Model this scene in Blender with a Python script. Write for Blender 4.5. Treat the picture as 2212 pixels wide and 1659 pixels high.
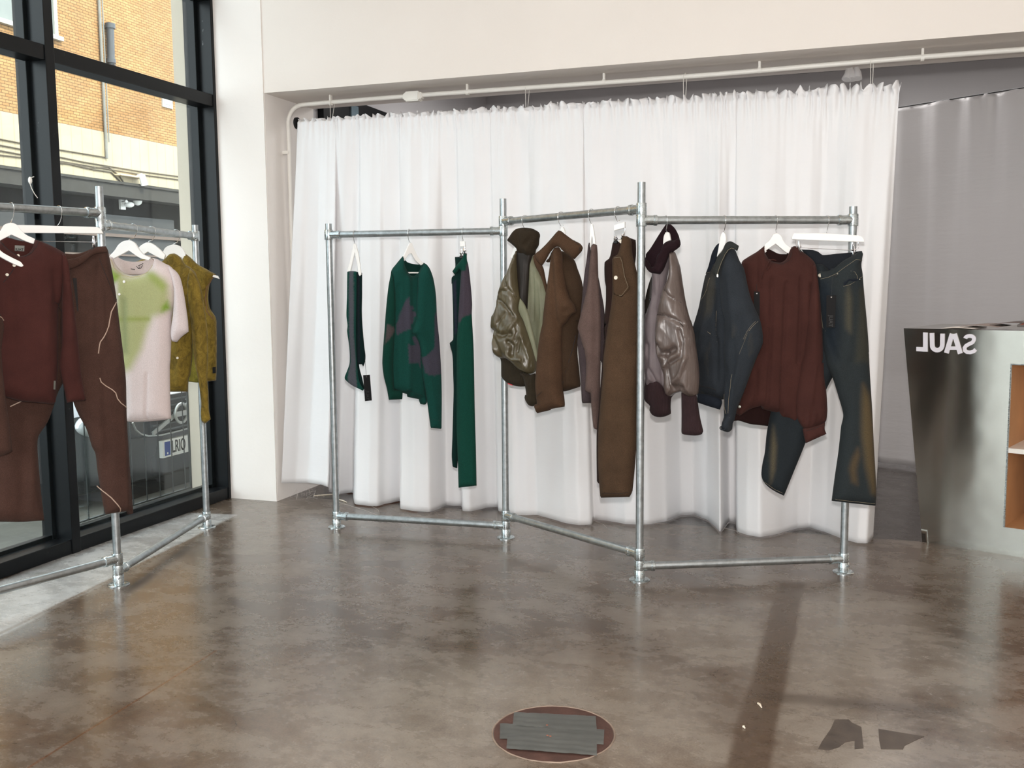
import bpy, bmesh, math, random
import numpy as np
from mathutils import Vector, Matrix, noise
from mathutils.geometry import delaunay_2d_cdt
random.seed(7)
for o in list(bpy.data.objects): bpy.data.objects.remove(o)
SC = bpy.context.scene
COL = SC.collection
PI = math.pi

# ------------------------------------------------------------------ camera
# room frame: x runs along the back wall, y away from the camera along the window wall, z up
FW, FH, FL = 2212, 1659, 2103.4
PIT, ROL = 0.102066, -0.007948
CAM = np.array([3.221, -5.047, 1.30])
PSI = 0.3268
def _loc(v):
    wd = np.array([math.sin(PSI), math.cos(PSI)]); bd = np.array([wd[1], -wd[0]])
    return np.array([v[0]*bd[0]+v[1]*bd[1], v[0]*wd[0]+v[1]*wd[1], v[2]])
_cp, _sp, _cr, _sr = math.cos(PIT), math.sin(PIT), math.cos(ROL), math.sin(ROL)
_f = np.array([0, _cp, -_sp]); _u = np.array([0, _sp, _cp]); _r = np.array([1., 0, 0])
AF = _loc(_f); AR = _loc(_cr*_r+_sr*_u); AU = _loc(-_sr*_r+_cr*_u)
cam_d = bpy.data.cameras.new('camera'); cam = bpy.data.objects.new('camera', cam_d); COL.objects.link(cam)
cam.matrix_world = Matrix(((AR[0], AU[0], -AF[0], CAM[0]), (AR[1], AU[1], -AF[1], CAM[1]), (AR[2], AU[2], -AF[2], CAM[2]), (0, 0, 0, 1)))
cam_d.sensor_width = 36; cam_d.sensor_fit = 'HORIZONTAL'; cam_d.lens = FL/FW*36; cam_d.clip_end = 300
SC.camera = cam

# ------------------------------------------------------------------ light and exposure
SC.view_settings.view_transform = 'Standard'; SC.view_settings.look = 'None'
SC.view_settings.exposure = 0.08; SC.view_settings.gamma = 1.0; SC.view_settings.use_curve_mapping = False
W = bpy.data.worlds.new('sky'); SC.world = W; W.use_nodes = True
bg = W.node_tree.nodes['Background']; bg.inputs[0].default_value = (0.88, 0.94, 1.0, 1); bg.inputs[1].default_value = 5.2
def light(name, typ, loc, energy, color=(1, 1, 1), size=.1, look=None, **kw):
    l = bpy.data.lights.new(name, typ); l.energy = energy; l.color = color
    if typ == 'AREA':
        l.shape = kw.get('shape', 'RECTANGLE'); l.size = size
        if l.shape == 'RECTANGLE': l.size_y = kw.get('size_y', size)
    elif typ == 'SUN': l.angle = kw.get('angle', .02)
    else: l.shadow_soft_size = size
    o = bpy.data.objects.new(name, l); COL.objects.link(o); o.location = loc
    if look is not None:
        o.rotation_euler = (Vector(look)-Vector(loc)).to_track_quat('-Z', 'Y').to_euler()
    return o
# the photographer's flash on top of the camera
light('camera_flash', 'POINT', tuple(CAM+AU*.13+AF*.02), 330, (1.0, .965, .93), size=.03)
# added area lights overhead, unseen, that brighten the shop floor and back room
light('added_fill_light', 'AREA', (2.6, -3.4, 3.75), 12, (1.0, .95, .90), size=2.6, size_y=2.6, look=(2.6, -3.4, 0))
light('added_fill_light', 'AREA', (2.6, 2.8, 3.22), 105, (1.0, .97, .95), size=4.2, size_y=1.4, look=(2.6, 2.8, 0))
# sun high over the street, reaching the facade across the road
light('sun', 'SUN', (0, 0, 30), 5.5, (1.0, .9, .75), look=(-18.0, 7.0, 14.0), angle=.02)

# ------------------------------------------------------------------ pixels to points
def ray(px, py):
    return AF + AR*((px-FW/2)/FL) - AU*((py-FH/2)/FL)
def onz(px, py, z=0.):
    d = ray(px, py); return CAM + d*((z-CAM[2])/d[2])
def onp(px, py, A, n):
    d = ray(px, py); A = np.array(A, float); n = np.array(n, float)
    return CAM + d*(((A-CAM)@n)/(d@n))
def onx(px, py, x): return onp(px, py, (x, 0, 0), (1, 0, 0))
def ony(px, py, y): return onp(px, py, (0, y, 0), (0, 1, 0))
def K(t, *pts):            # crop coordinates to photo pixels
    ox, oy, s = t
    return [(ox+x/s, oy+y/s) for x, y in pts]

# ------------------------------------------------------------------ materials
def lin(c):
    return tuple(((v/255/12.92) if v/255 <= .04045 else ((v/255+.055)/1.055)**2.4) for v in c[:3])
def newmat(name):
    m = bpy.data.materials.new(name); m.use_nodes = True
    nt = m.node_tree; nt.nodes.clear()
    out = nt.nodes.new('ShaderNodeOutputMaterial'); b = nt.nodes.new('ShaderNodeBsdfPrincipled')
    nt.links.new(b.outputs[0], out.inputs[0])
    return m, nt, b, out
def N(nt, t, **kw):
    n = nt.nodes.new('ShaderNode'+t)
    for k, v in kw.items():
        if k.startswith('i_'):
            n.inputs[k[2:].replace('_', ' ')].default_value = v
        else: setattr(n, k, v)
    return n
def ramp(nt, src, stops):
    r = N(nt, 'ValToRGB'); nt.links.new(src, r.inputs[0])
    el = r.color_ramp.elements
    while len(el) < len(stops): el.new(.5)
    for e, (p, c) in zip(el, stops):
        e.position = p; e.color = (*c, 1) if len(c) == 3 else c
    return r.outputs[0]
def mixc(nt, a, b, fac, mode='MIX'):
    m = N(nt, 'Mix', data_type='RGBA', blend_type=mode)
    for s, v in ((m.inputs[6], a), (m.inputs[7], b), (m.inputs[0], fac)):
        if isinstance(v, (tuple, list)): s.default_value = (*v[:3], 1)
        elif isinstance(v, (int, float)): s.default_value = v
        else: nt.links.new(v, s)
    return m.outputs[2]
def coords(nt, scale=(1, 1, 1), rot=(0, 0, 0), kind='Object', loc=(0, 0, 0)):
    tc = N(nt, 'TexCoord'); mp = N(nt, 'Mapping')
    mp.inputs['Scale'].default_value = scale; mp.inputs['Rotation'].default_value = rot; mp.inputs['Location'].default_value = loc
    nt.links.new(tc.outputs[kind], mp.inputs[0]); return mp.outputs[0]
def noisetex(nt, vec, scale, detail=4, rough=.55, dist=0.):
    n = N(nt, 'TexNoise'); n.inputs['Scale'].default_value = scale; n.inputs['Detail'].default_value = detail
    n.inputs['Roughness'].default_value = rough; n.inputs['Distortion'].default_value = dist
    nt.links.new(vec, n.inputs['Vector']); return n.outputs['Fac']
def bump(nt, b, h, strength, dist=.01, prev=None):
    bp = N(nt, 'Bump'); bp.inputs['Strength'].default_value = strength; bp.inputs['Distance'].default_value = dist
    nt.links.new(h, bp.inputs['Height'])
    if prev is not None: nt.links.new(prev, bp.inputs['Normal'])
    nt.links.new(bp.outputs[0], b.inputs['Normal']); return bp.outputs[0]
def setb(b, **kw):
    nm = {'rough': 'Roughness', 'metal': 'Metallic', 'spec': 'Specular IOR Level', 'sheen': 'Sheen Weight', 'sheenr': 'Sheen Roughness', 'coat': 'Coat Weight', 'coatr': 'Coat Roughness', 'alpha': 'Alpha', 'aniso': 'Anisotropic', 'trans': 'Transmission Weight'}
    for k, v in kw.items(): b.inputs[nm[k]].default_value = v
MATS = {}
def plain(name, c, rough=.6, metal=0., var=.12, nscale=6., bmp=.05, bscale=40., srgb=True, **kw):
    if name in MATS: return MATS[name]
    m, nt, b, _ = newmat(name); c = lin(c) if srgb else c
    v = coords(nt); n = noisetex(nt, v, nscale, 5)
    col = ramp(nt, n, [(.3, tuple(x*(1-var) for x in c)), (.7, tuple(min(1, x*(1+var)) for x in c))])
    nt.links.new(col, b.inputs['Base Color']); setb(b, rough=rough, metal=metal, **kw)
    if bmp: bump(nt, b, noisetex(nt, v, bscale, 4), bmp, .003)
    MATS[name] = m; return m
def fabric(name, c, kind='wool', c2=None, paint=False, rough=.85, var=.16):
    if name in MATS: return MATS[name]
    m, nt, b, _ = newmat(name); c = tuple(x*.74 for x in lin(c))
    v = coords(nt)
    if paint:
        at = N(nt, 'Attribute', attribute_name='Col'); base = mixc(nt, at.outputs['Color'], (.78 if 'tee' not in name else .95,)*3, 1., 'MULTIPLY')
    else:
        base = None
    n1 = noisetex(nt, v, 9, 4); fine = noisetex(nt, v, 650, 2)
    lo = tuple(x*(1-var) for x in c); hi = tuple(x*(1+var) for x in c)
    if base is None:
        base = ramp(nt, n1, [(.3, lo), (.7, hi)])
        if c2 is not None:
            big = noisetex(nt, coords(nt, (1, 1, .35)), 7, 4, .6, .6)
            base = mixc(nt, base, lin(c2), ramp(nt, big, [(.52, (0, 0, 0)), (.66, (1, 1, 1))]))
    g = {'wool': .5, 'knit': .45, 'satin': .08, 'taffeta': .1, 'denim': .45, 'velvet': .5, 'jersey': .25, 'rib': .3}[kind]
    base = mixc(nt, base, ramp(nt, fine, [(.3, (1-g,)*3), (.7, (1+g*.6,)*3)]), 1., 'MULTIPLY')
    nt.links.new(base, b.inputs['Base Color'])
    if kind == 'wool': setb(b, rough=.95, sheen=.02, spec=.15); bump(nt, b, fine, .35, .002)
    elif kind == 'knit':
        setb(b, rough=.95, sheen=.03, spec=.1); bump(nt, b, fine, .5, .003)
    elif kind == 'denim':
        w = N(nt, 'TexWave', bands_direction='DIAGONAL'); w.inputs['Scale'].default_value = 260; nt.links.new(v, w.inputs[0])
        setb(b, rough=.85, spec=.2, sheen=.02); pv = bump(nt, b, w.outputs['Fac'], .12, .001); bump(nt, b, noisetex(nt, v, 35, 5), .25, .006, pv)
    elif kind == 'velvet':
        st = noisetex(nt, coords(nt, (1, 1, .6)), 26, 5, .7, 1.2)
        base = mixc(nt, base, ramp(nt, st, [(.35, (.62,)*3), (.62, (1.35,)*3)]), 1., 'MULTIPLY')
        nt.links.new(base, b.inputs['Base Color'])
        setb(b, rough=.75, sheen=.15, sheenr=.35, spec=.2); bump(nt, b, st, .35, .008)
    elif kind == 'rib':
        w = N(nt, 'TexWave', bands_direction='X'); w.inputs['Scale'].default_value = 55; nt.links.new(v, w.inputs[0])
        setb(b, rough=.9, sheen=.03, spec=.15); bump(nt, b, w.outputs['Fac'], .5, .003)
    elif kind == 'jersey': setb(b, rough=.9, sheen=.03, spec=.15); bump(nt, b, noisetex(nt, coords(nt, (3, 3, .5)), 12, 3), .2, .01)
    elif kind == 'taffeta':
        cr = noisetex(nt, coords(nt, (2.2, 2.2, .3)), 12, 3, .5, .4); setb(b, rough=.55, spec=.3); bump(nt, b, cr, .5, .012)
    elif kind == 'satin':
        cr = noisetex(nt, coords(nt, (1, 1, .4), (0, .5, 0)), 9, 3, .5, .8)
        cr2 = noisetex(nt, coords(nt, (2.2, 2.2, .5), (0, -.5, 0)), 15, 3, .5, .6)
        setb(b, rough=.35, spec=.7)
        rg = N(nt, 'TexNoise'); rg.noise_type = 'RIDGED_MULTIFRACTAL'; rg.inputs['Scale'].default_value = 9; rg.inputs['Detail'].default_value = 3; nt.links.new(coords(nt, (1.4, 1.4, .6), (.3, .5, 0)), rg.inputs['Vector'])
        pv = bump(nt, b, cr, .55, .026); pv = bump(nt, b, cr2, .40, .012, pv); bump(nt, b, rg.outputs['Fac'], .10, .008, pv)
    MATS[name] = m; return m

def make_floor_mat():
    m, nt, b, _ = newmat('polished_concrete')
    v = coords(nt)
    def mask(px0, py0, px1, py1, half, soft, wob=.02, f=3., ext=0.):  # a strip between two floor points
        a = onz(px0, py0); c = onz(px1, py1); a = a-(c-a)*ext; d = c-a; L = np.linalg.norm(d[:2]); ang = math.atan2(d[1], d[0])
        mid = (a+c)/2
        mp = N(nt, 'Mapping'); mp.vector_type = 'TEXTURE'
        mp.inputs['Location'].default_value = (mid[0], mid[1], 0); mp.inputs['Rotation'].default_value = (0, 0, ang)
        tc = N(nt, 'TexCoord')
        wn = N(nt, 'TexNoise'); wn.inputs['Scale'].default_value = f; wn.inputs['Detail'].default_value = 6
        nt.links.new(tc.outputs['Object'], wn.inputs['Vector'])
        ad = N(nt, 'VectorMath', operation='MULTIPLY_ADD'); nt.links.new(wn.outputs['Color'], ad.inputs[0])
        ad.inputs[1].default_value = (wob*2,)*3
        off = N(nt, 'VectorMath', operation='SUBTRACT'); nt.links.new(tc.outputs['Object'], off.inputs[0]); off.inputs[1].default_value = (wob, wob, wob)
        nt.links.new(off.outputs[0], ad.inputs[2])
        nt.links.new(ad.outputs[0], mp.inputs[0])
        sx = N(nt, 'SeparateXYZ'); nt.links.new(mp.outputs[0], sx.inputs[0])
        outs = []
        for o_, lim in ((sx.outputs[0], L/2), (sx.outputs[1], half)):
            ab = N(nt, 'Math', operation='ABSOLUTE'); nt.links.new(o_, ab.inputs[0])
            mr = N(nt, 'MapRange', interpolation_type='SMOOTHSTEP'); nt.links.new(ab.outputs[0], mr.inputs[0])
            mr.inputs[1].default_value = lim-soft; mr.inputs[2].default_value = lim+soft; mr.inputs[3].default_value = 1; mr.inputs[4].default_value = 0
            outs.append(mr.outputs[0])
        mu = N(nt, 'Math', operation='MULTIPLY'); nt.links.new(outs[0], mu.inputs[0]); nt.links.new(outs[1], mu.inputs[1])
        return mu.outputs[0]
    big = noisetex(nt, v, .9, 6, .6, .3); mid = noisetex(nt, coords(nt, (1, 1.5, 1), (0, 0, .5)), 3.4, 14, .74, .25)
    fine = noisetex(nt, v, 24, 8, .7); grain = noisetex(nt, v, 160, 3)
    brown = lin((95, 79, 65)); pale = lin((138, 128, 117)); dark = lin((72, 60, 50))
    base = mixc(nt, dark, brown, ramp(nt, big, [(.35, (0, 0, 0)), (.6, (1, 1, 1))]))
    base = mixc(nt, base, pale, ramp(nt, mid, [(.42, (0, 0, 0)), (.66, (.7, .7, .7))]))
    def apply(base, mk, colr, k, modul=True):
        s = N(nt, 'Math', operation='MULTIPLY'); nt.links.new(mk, s.inputs[0]); s.inputs[1].default_value = k
        o_ = s.outputs[0]
        if modul:
            r2 = N(nt, 'Math', operation='MULTIPLY'); nt.links.new(o_, r2.inputs[0]); nt.links.new(ramp(nt, mid, [(.3, (.45,)*3), (.6, (1,)*3)]), r2.inputs[1]); o_ = r2.outputs[0]
        return mixc(nt, base, colr, o_)
    # pale worn areas of the slab
    for a in ((1440, 1372, 1640, 1366, .30, .05), (1790, 1290, 1960, 1480, .30, .12), (1660, 1610, 1960, 1640, .3, .08),
              (900, 1560, 1500, 1500, .28, .15), (600, 1600, 1000, 1640, .30, .2), (1720, 1420, 1850, 1500, .25, .1),
              (1300, 1640, 1560, 1600, .18, .1), (760, 1440, 1250, 1520, .2, .2)):
        base = apply(base, mask(*a, wob=.09), pale, .8)
    # paler strip of the slab along the window wall, closed by a brown joint
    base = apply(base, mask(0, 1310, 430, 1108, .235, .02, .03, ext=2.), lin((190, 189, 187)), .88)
    base = apply(base, mask(0, 1368, 440, 1152, .011, .008, .01, ext=2.), lin((104, 84, 66)), .7, False)
    # darker strips across the slab
    base = apply(base, mask(1712, 1255, 1612, 1665, .055, .012, .012), tuple(x*.85 for x in brown), .95, False)
    base = apply(base, mask(1400, 1290, 1700, 1290, .05, .03, .03), brown, .8, False)
    base = apply(base, mask(1640, 1500, 2080, 1540, .035, .03, .05), dark, .6, False)
    base = apply(base, mask(60, 1659, 470, 1404, .004, .003, .004), lin((95, 62, 38)), .9, False)
    base = apply(base, mask(560, 1500, 600, 1496, .003, .003, .004), dark, .9, False)
    # the slab turns darker beyond the threshold under the beam
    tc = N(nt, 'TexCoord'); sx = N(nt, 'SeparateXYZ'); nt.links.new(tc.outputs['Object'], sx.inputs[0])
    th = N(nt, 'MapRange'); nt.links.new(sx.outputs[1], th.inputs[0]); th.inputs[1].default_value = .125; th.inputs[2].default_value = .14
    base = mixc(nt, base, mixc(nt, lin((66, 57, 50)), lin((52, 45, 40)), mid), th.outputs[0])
    # hairline cracks
    vo = N(nt, 'TexVoronoi', feature='DISTANCE_TO_EDGE'); vo.inputs['Scale'].default_value = 1.1
    wn = N(nt, 'TexNoise'); wn.inputs['Scale'].default_value = 3.; wn.inputs['Detail'].default_value = 8
    nt.links.new(v, wn.inputs['Vector']); vm = N(nt, 'VectorMath', operation='MULTIPLY_ADD'); nt.links.new(wn.outputs['Color'], vm.inputs[0]); vm.inputs[1].default_value = (.8,)*3; nt.links.new(v, vm.inputs[2])
    nt.links.new(vm.outputs[0], vo.inputs['Vector'])
    base = mixc(nt, base, tuple(x*.6 for x in dark), ramp(nt, vo.outputs['Distance'], [(.0, (.45,)*3), (.004, (0, 0, 0))]))
    base = mixc(nt, base, ramp(nt, fine, [(.3, (.78,)*3), (.5, (1,)*3), (.72, (1.16,)*3)]), 1., 'MULTIPLY')
    base = mixc(nt, base, ramp(nt, grain, [(.25, (.8,)*3), (.6, (1.08,)*3)]), 1., 'MULTIPLY')
    nt.links.new(base, b.inputs['Base Color'])
    nt.links.new(ramp(nt, mid, [(.35, (.20,)*3), (.65, (.34,)*3)]), b.inputs['Roughness'])
    setb(b, spec=.5, coat=.22, coatr=.13)
    bump(nt, b, fine, .05, .004)
    return m
def make_brick_mat():
    m, nt, b, _ = newmat('facade_brick')
    tc = N(nt, 'TexCoord'); sx = N(nt, 'SeparateXYZ'); nt.links.new(tc.outputs['Object'], sx.inputs[0])
    cb = N(nt, 'CombineXYZ'); nt.links.new(sx.outputs[1], cb.inputs[0]); nt.links.new(sx.outputs[2], cb.inputs[1])
    br = N(nt, 'TexBrick', offset=.5); nt.links.new(cb.outputs[0], br.inputs['Vector'])
    br.inputs['Color1'].default_value = (*lin((156, 124, 84)), 1); br.inputs['Color2'].default_value = (*lin((142, 108, 68)), 1)
    br.inputs['Mortar'].default_value = (*lin((88, 64, 38)), 1); br.inputs['Scale'].default_value = 1.
    br.inputs['Brick Width'].default_value = .235; br.inputs['Row Height'].default_value = .082; br.inputs['Mortar Size'].default_value = .009; br.inputs['Bias'].default_value = 0
    n = noisetex(nt, tc.outputs['Object'], .45, 7, .6, .5)
    c = mixc(nt, br.outputs['Color'], ramp(nt, n, [(.35, (.86, .80, .74)), (.65, (1.12, 1.05, .95))]), 1., 'MULTIPLY')
    nt.links.new(c, b.inputs['Base Color']); setb(b, rough=.9)
    bump(nt, b, br.outputs['Fac'], -.3, .01)
    return m
def make_groove_mat(name, c, pitch, axis=1, dark=.72):
    m, nt, b, _ = newmat(name); c = lin(c)
    tc = N(nt, 'TexCoord'); sx = N(nt, 'SeparateXYZ'); nt.links.new(tc.outputs['Object'], sx.inputs[0])
    mo = N(nt, 'Math', operation='PINGPONG'); nt.links.new(sx.outputs[axis], mo.inputs[0]); mo.inputs[1].default_value = pitch/2
    n = noisetex(nt, tc.outputs['Object'], 1.3, 5)
    base = ramp(nt, n, [(.3, tuple(x*.9 for x in c)), (.7, tuple(x*1.06 for x in c))])
    k = ramp(nt, mo.outputs[0], [(0, (dark,)*3), (.03 if pitch < .5 else .03, (1, 1, 1))])
    nt.links.new(mixc(nt, base, k, 1., 'MULTIPLY'), b.inputs['Base Color']); setb(b, rough=.6)
    return m
def make_glass():
    m = bpy.data.materials.new('window_glass'); m.use_nodes = True; nt = m.node_tree; nt.nodes.clear()
    out = N(nt, 'OutputMaterial'); mx = N(nt, 'MixShader'); t = N(nt, 'BsdfTransparent'); g = N(nt, 'BsdfGlossy')
    t.inputs[0].default_value = (.93, .97, .96, 1); g.inputs['Roughness'].default_value = .01
    lw = N(nt, 'LayerWeight'); lw.inputs[0].default_value = .5; pw = N(nt, 'Math', operation='POWER'); nt.links.new(lw.outputs['Facing'], pw.inputs[0]); pw.inputs[1].default_value = 5.
    mr = N(nt, 'MapRange'); nt.links.new(pw.outputs[0], mr.inputs[0]); mr.inputs[3].default_value = .035; mr.inputs[4].default_value = .9
    nt.links.new(mr.outputs[0], mx.inputs[0]); nt.links.new(t.outputs[0], mx.inputs[1]); nt.links.new(g.outputs[0], mx.inputs[2]); nt.links.new(mx.outputs[0], out.inputs[0])
    return m
def make_steel(name, c, rough, scratches=.35):
    m, nt, b, _ = newmat(name); c = lin(c); v = coords(nt)
    n = noisetex(nt, v, 38, 5, .65); st = noisetex(nt, coords(nt, (1, 1, 9)), 30, 3)
    nt.links.new(ramp(nt, n, [(.3, tuple(x*.72 for x in c)), (.55, c), (.8, tuple(min(1, x*1.15) for x in c))]), b.inputs['Base Color'])
    nt.links.new(ramp(nt, st, [(.3, (rough-.08,)*3), (.7, (rough+.12,)*3)]), b.inputs['Roughness'])
    setb(b, metal=.92); bump(nt, b, n, .08, .002); return m
def make_frame_paint():
    m, nt, b, _ = newmat('frame_black_paint'); v = coords(nt)
    ch = noisetex(nt, coords(nt, (1, 1, .5)), 22, 6, .75, .4)
    c = ramp(nt, ch, [(.69, (.004, .005, .006)), (.715, lin((110, 115, 115)))])
    nt.links.new(c, b.inputs['Base Color']); setb(b, rough=.34, spec=.22); bump(nt, b, noisetex(nt, v, 18, 4), .12, .004); return m
def make_wall(name, c, cracks=False):
    m, nt, b, _ = newmat(name); c = lin(c); v = coords(nt)
    n = noisetex(nt, v, 1.4, 5); base = ramp(nt, n, [(.3, tuple(x*.955 for x in c)), (.7, c)])
    nt.links.new(base, b.inputs['Base Color']); setb(b, rough=.72, spec=.25)
    pv = bump(nt, b, noisetex(nt, v, 3.2, 6, .6), .22, .02); bump(nt, b, noisetex(nt, v, 70, 4), .10, .003, pv); return m

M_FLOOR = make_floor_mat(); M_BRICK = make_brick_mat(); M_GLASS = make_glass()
M_STEEL = make_steel('galvanised_steel', (178, 184, 186), .36); M_FIT = make_steel('galvanised_fitting', (196, 204, 206), .24)
M_CHROME = plain('chrome_wire', (225, 225, 225), .12, 1., .02, 5, 0)
M_FRAME = make_frame_paint(); M_WALL = make_wall('white_painted_plaster', (240, 235, 230)); M_WALL2 = make_wall('beam_paint', (233, 226, 219))
M_BACK = make_wall('back_room_paint', (205, 203, 204))
M_WHITEP = plain('white_gloss_paint', (238, 235, 228), .35, 0, .03, 8, .1, 30)
M_HANG = plain('white_hanger_wood', (244, 243, 240), .38, 0, .02, 8, .02)
M_BLACK = plain('black_card', (20, 19, 20), .7, 0, .1, spec=.2)
M_INK = plain('ink', (14, 13, 13), .5, 0, .05)

# ------------------------------------------------------------------ mesh building
class MB:
    def __init__(s): s.v = []; s.f = []; s.mi = []
    def add(s, vs, fs, mi=0):
        b = len(s.v); s.v += [tuple(map(float, p)) for p in vs]; s.f += [tuple(i+b for i in f) for f in fs]; s.mi += [mi]*len(fs)
    def box(s, a, b, mi=0, bev=0.):
        x0, y0, z0 = [min(a[i], b[i]) for i in range(3)]; x1, y1, z1 = [max(a[i], b[i]) for i in range(3)]
        if bev > 0:
            bm = bmesh.new(); bmesh.ops.create_cube(bm, size=1)
            for q in bm.verts: q.co = Vector(((x0+x1)/2+q.co.x*(x1-x0), (y0+y1)/2+q.co.y*(y1-y0), (z0+z1)/2+q.co.z*(z1-z0)))
            bmesh.ops.bevel(bm, geom=bm.edges[:], offset=bev, segments=2, affect='EDGES')
            bm.verts.index_update(); s.add([q.co for q in bm.verts], [[w.index for w in f.verts] for f in bm.faces], mi); bm.free(); return
        s.add([(x0, y0, z0), (x1, y0, z0), (x1, y1, z0), (x0, y1, z0), (x0, y0, z1), (x1, y0, z1), (x1, y1, z1), (x0, y1, z1)],
              [(0, 3, 2, 1), (4, 5, 6, 7), (0, 1, 5, 4), (1, 2, 6, 5), (2, 3, 7, 6), (3, 0, 4, 7)], mi)
    def tube(s, pts, r, n=10, mi=0, cap=True):
        P = [Vector([float(c) for c in p]) for p in pts]; R = r if isinstance(r, (list, tuple)) else [r]*len(P)
        t0 = (P[1]-P[0]).normalized(); up = Vector((0, 0, 1)) if abs(t0.z) < .9 else Vector((1, 0, 0))
        nrm = t0.cross(up).normalized(); rings = []
        for i, p in enumerate(P):
            t = ((P[min(i+1, len(P)-1)]-p).normalized() + (p-P[max(i-1, 0)]).normalized()).normalized()
            nrm = (nrm - t*nrm.dot(t)).normalized(); bi = t.cross(nrm)
            rings.append([p+(nrm*math.cos(a)+bi*math.sin(a))*R[i] for a in [2*PI*k/n for k in range(n)]])
        vs = [q for rg in rings for q in rg]; fs = []
        for i in range(len(P)-1):
            for k in range(n): fs.append((i*n+k, i*n+(k+1) % n, (i+1)*n+(k+1) % n, (i+1)*n+k))
        if cap: fs.append(tuple(range(n))[::-1]); fs.append(tuple((len(P)-1)*n+k for k in range(n)))
        s.add(vs, fs, mi)
    def lathe(s, c, prof, n=24, mi=0, axis=None):
        c = Vector([float(q) for q in c]); az = Vector(axis).normalized() if axis is not None else Vector((0, 0, 1))
        ax = az.orthogonal().normalized(); ay = az.cross(ax)
        vs = []; fs = []
        for r, h in prof:
            vs += [c+az*h+(ax*math.cos(2*PI*k/n)+ay*math.sin(2*PI*k/n))*r for k in range(n)]
        for i in range(len(prof)-1):
            for k in range(n): fs.append((i*n+k, i*n+(k+1) % n, (i+1)*n+(k+1) % n, (i+1)*n+k))
        fs.append(tuple(range(n))[::-1]); fs.append(tuple((len(prof)-1)*n+k for k in range(n)))
        s.add(vs, fs, mi)
    def slab(s, pts, nrm, t, mi=0):      # polygon (3d points) thickened along nrm (centred)
        nrm = np.array(nrm, float); nrm = nrm/np.linalg.norm(nrm); P = [np.array(p, float) for p in pts]; n = len(P)
        vs = [p+nrm*t/2 for p in P]+[p-nrm*t/2 for p in P]
        fs = [tuple(range(n)), tuple(range(2*n-1, n-1, -1))]+[(i, i+n, (i+1) % n+n, (i+1) % n) for i in range(n)]
        s.add(vs, fs, mi)
    def ball(s, c, r, n=12, mi=0, sc=(1, 1, 1)):
        vs = []; fs = []; m = n//2
        for i in range(m+1):
            th = PI*i/m
            for k in range(n): vs.append((c[0]+r*sc[0]*math.sin(th)*math.cos(2*PI*k/n), c[1]+r*sc[1]*math.sin(th)*math.sin(2*PI*k/n), c[2]+r*sc[2]*math.cos(th)))
        for i in range(m):
            for k in range(n): fs.append((i*n+k, (i+1)*n+k, (i+1)*n+(k+1) % n, i*n+(k+1) % n))
        s.add(vs, fs, mi)
    def build(s, name, mats, parent=None, smooth=True, bevel=0., angle=40):
        me = bpy.data.meshes.new(name)
        off = Vector((0, 0, 0))
        if parent is not None: off = world_loc(parent)
        me.from_pydata([Vector(p)-off for p in s.v], [], s.f); me.validate()
        for mm in (mats if isinstance(mats, (list, tuple)) else [mats]): me.materials.append(mm)
        if len(me.polygons) == len(s.mi):
            for p, k in zip(me.polygons, s.mi): p.material_index = k
        bm = bmesh.new(); bm.from_mesh(me); bmesh.ops.remove_doubles(bm, verts=bm.verts, dist=1e-6); bmesh.ops.recalc_face_normals(bm, faces=bm.faces)
        for e in bm.edges:
            if len(e.link_faces) == 2 and e.calc_face_angle(0) > math.radians(angle): e.smooth = False
        for f in bm.faces: f.smooth = smooth
        bm.to_mesh(me); bm.free()
        o = bpy.data.objects.new(name, me); COL.objects.link(o)
        if parent is not None: o.parent = parent
        if bevel:
            md = o.modifiers.new('bevel', 'BEVEL'); md.width = bevel; md.segments = 2; md.limit_method = 'ANGLE'; md.angle_limit = math.radians(50); md.harden_normals = False
        return o
def world_loc(o):
    v = Vector(o.location)
    while o.parent: o = o.parent; v += o.location
    return v
def tag(o, label=None, cat=None, group=None, kind=None):
    if label: o['label'] = label
    if cat: o['category'] = cat
    if group: o['group'] = group
    if kind: o['kind'] = kind
    return o
def empty(name, loc, label, cat, group=None):
    o = bpy.data.objects.new(name, None); o.location = [float(c) for c in loc]; o.empty_display_size = .1; COL.objects.link(o)
    return tag(o, label, cat, group)
def recenter(o):    # move a loose mesh's origin to its base
    me = o.data; n = len(me.vertices); a = np.empty(n*3); me.vertices.foreach_get('co', a); a = a.reshape(-1, 3)
    c = np.array([(a[:, 0].min()+a[:, 0].max())/2, (a[:, 1].min()+a[:, 1].max())/2, a[:, 2].min()])
    me.vertices.foreach_set('co', (a-c).ravel()); o.location = Vector(o.location)+Vector(c); return o
def struct(name, mb, mat, parent=None, **kw):
    o = mb.build(name, mat, parent, **kw); o['kind'] = 'structure'; return o
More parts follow.
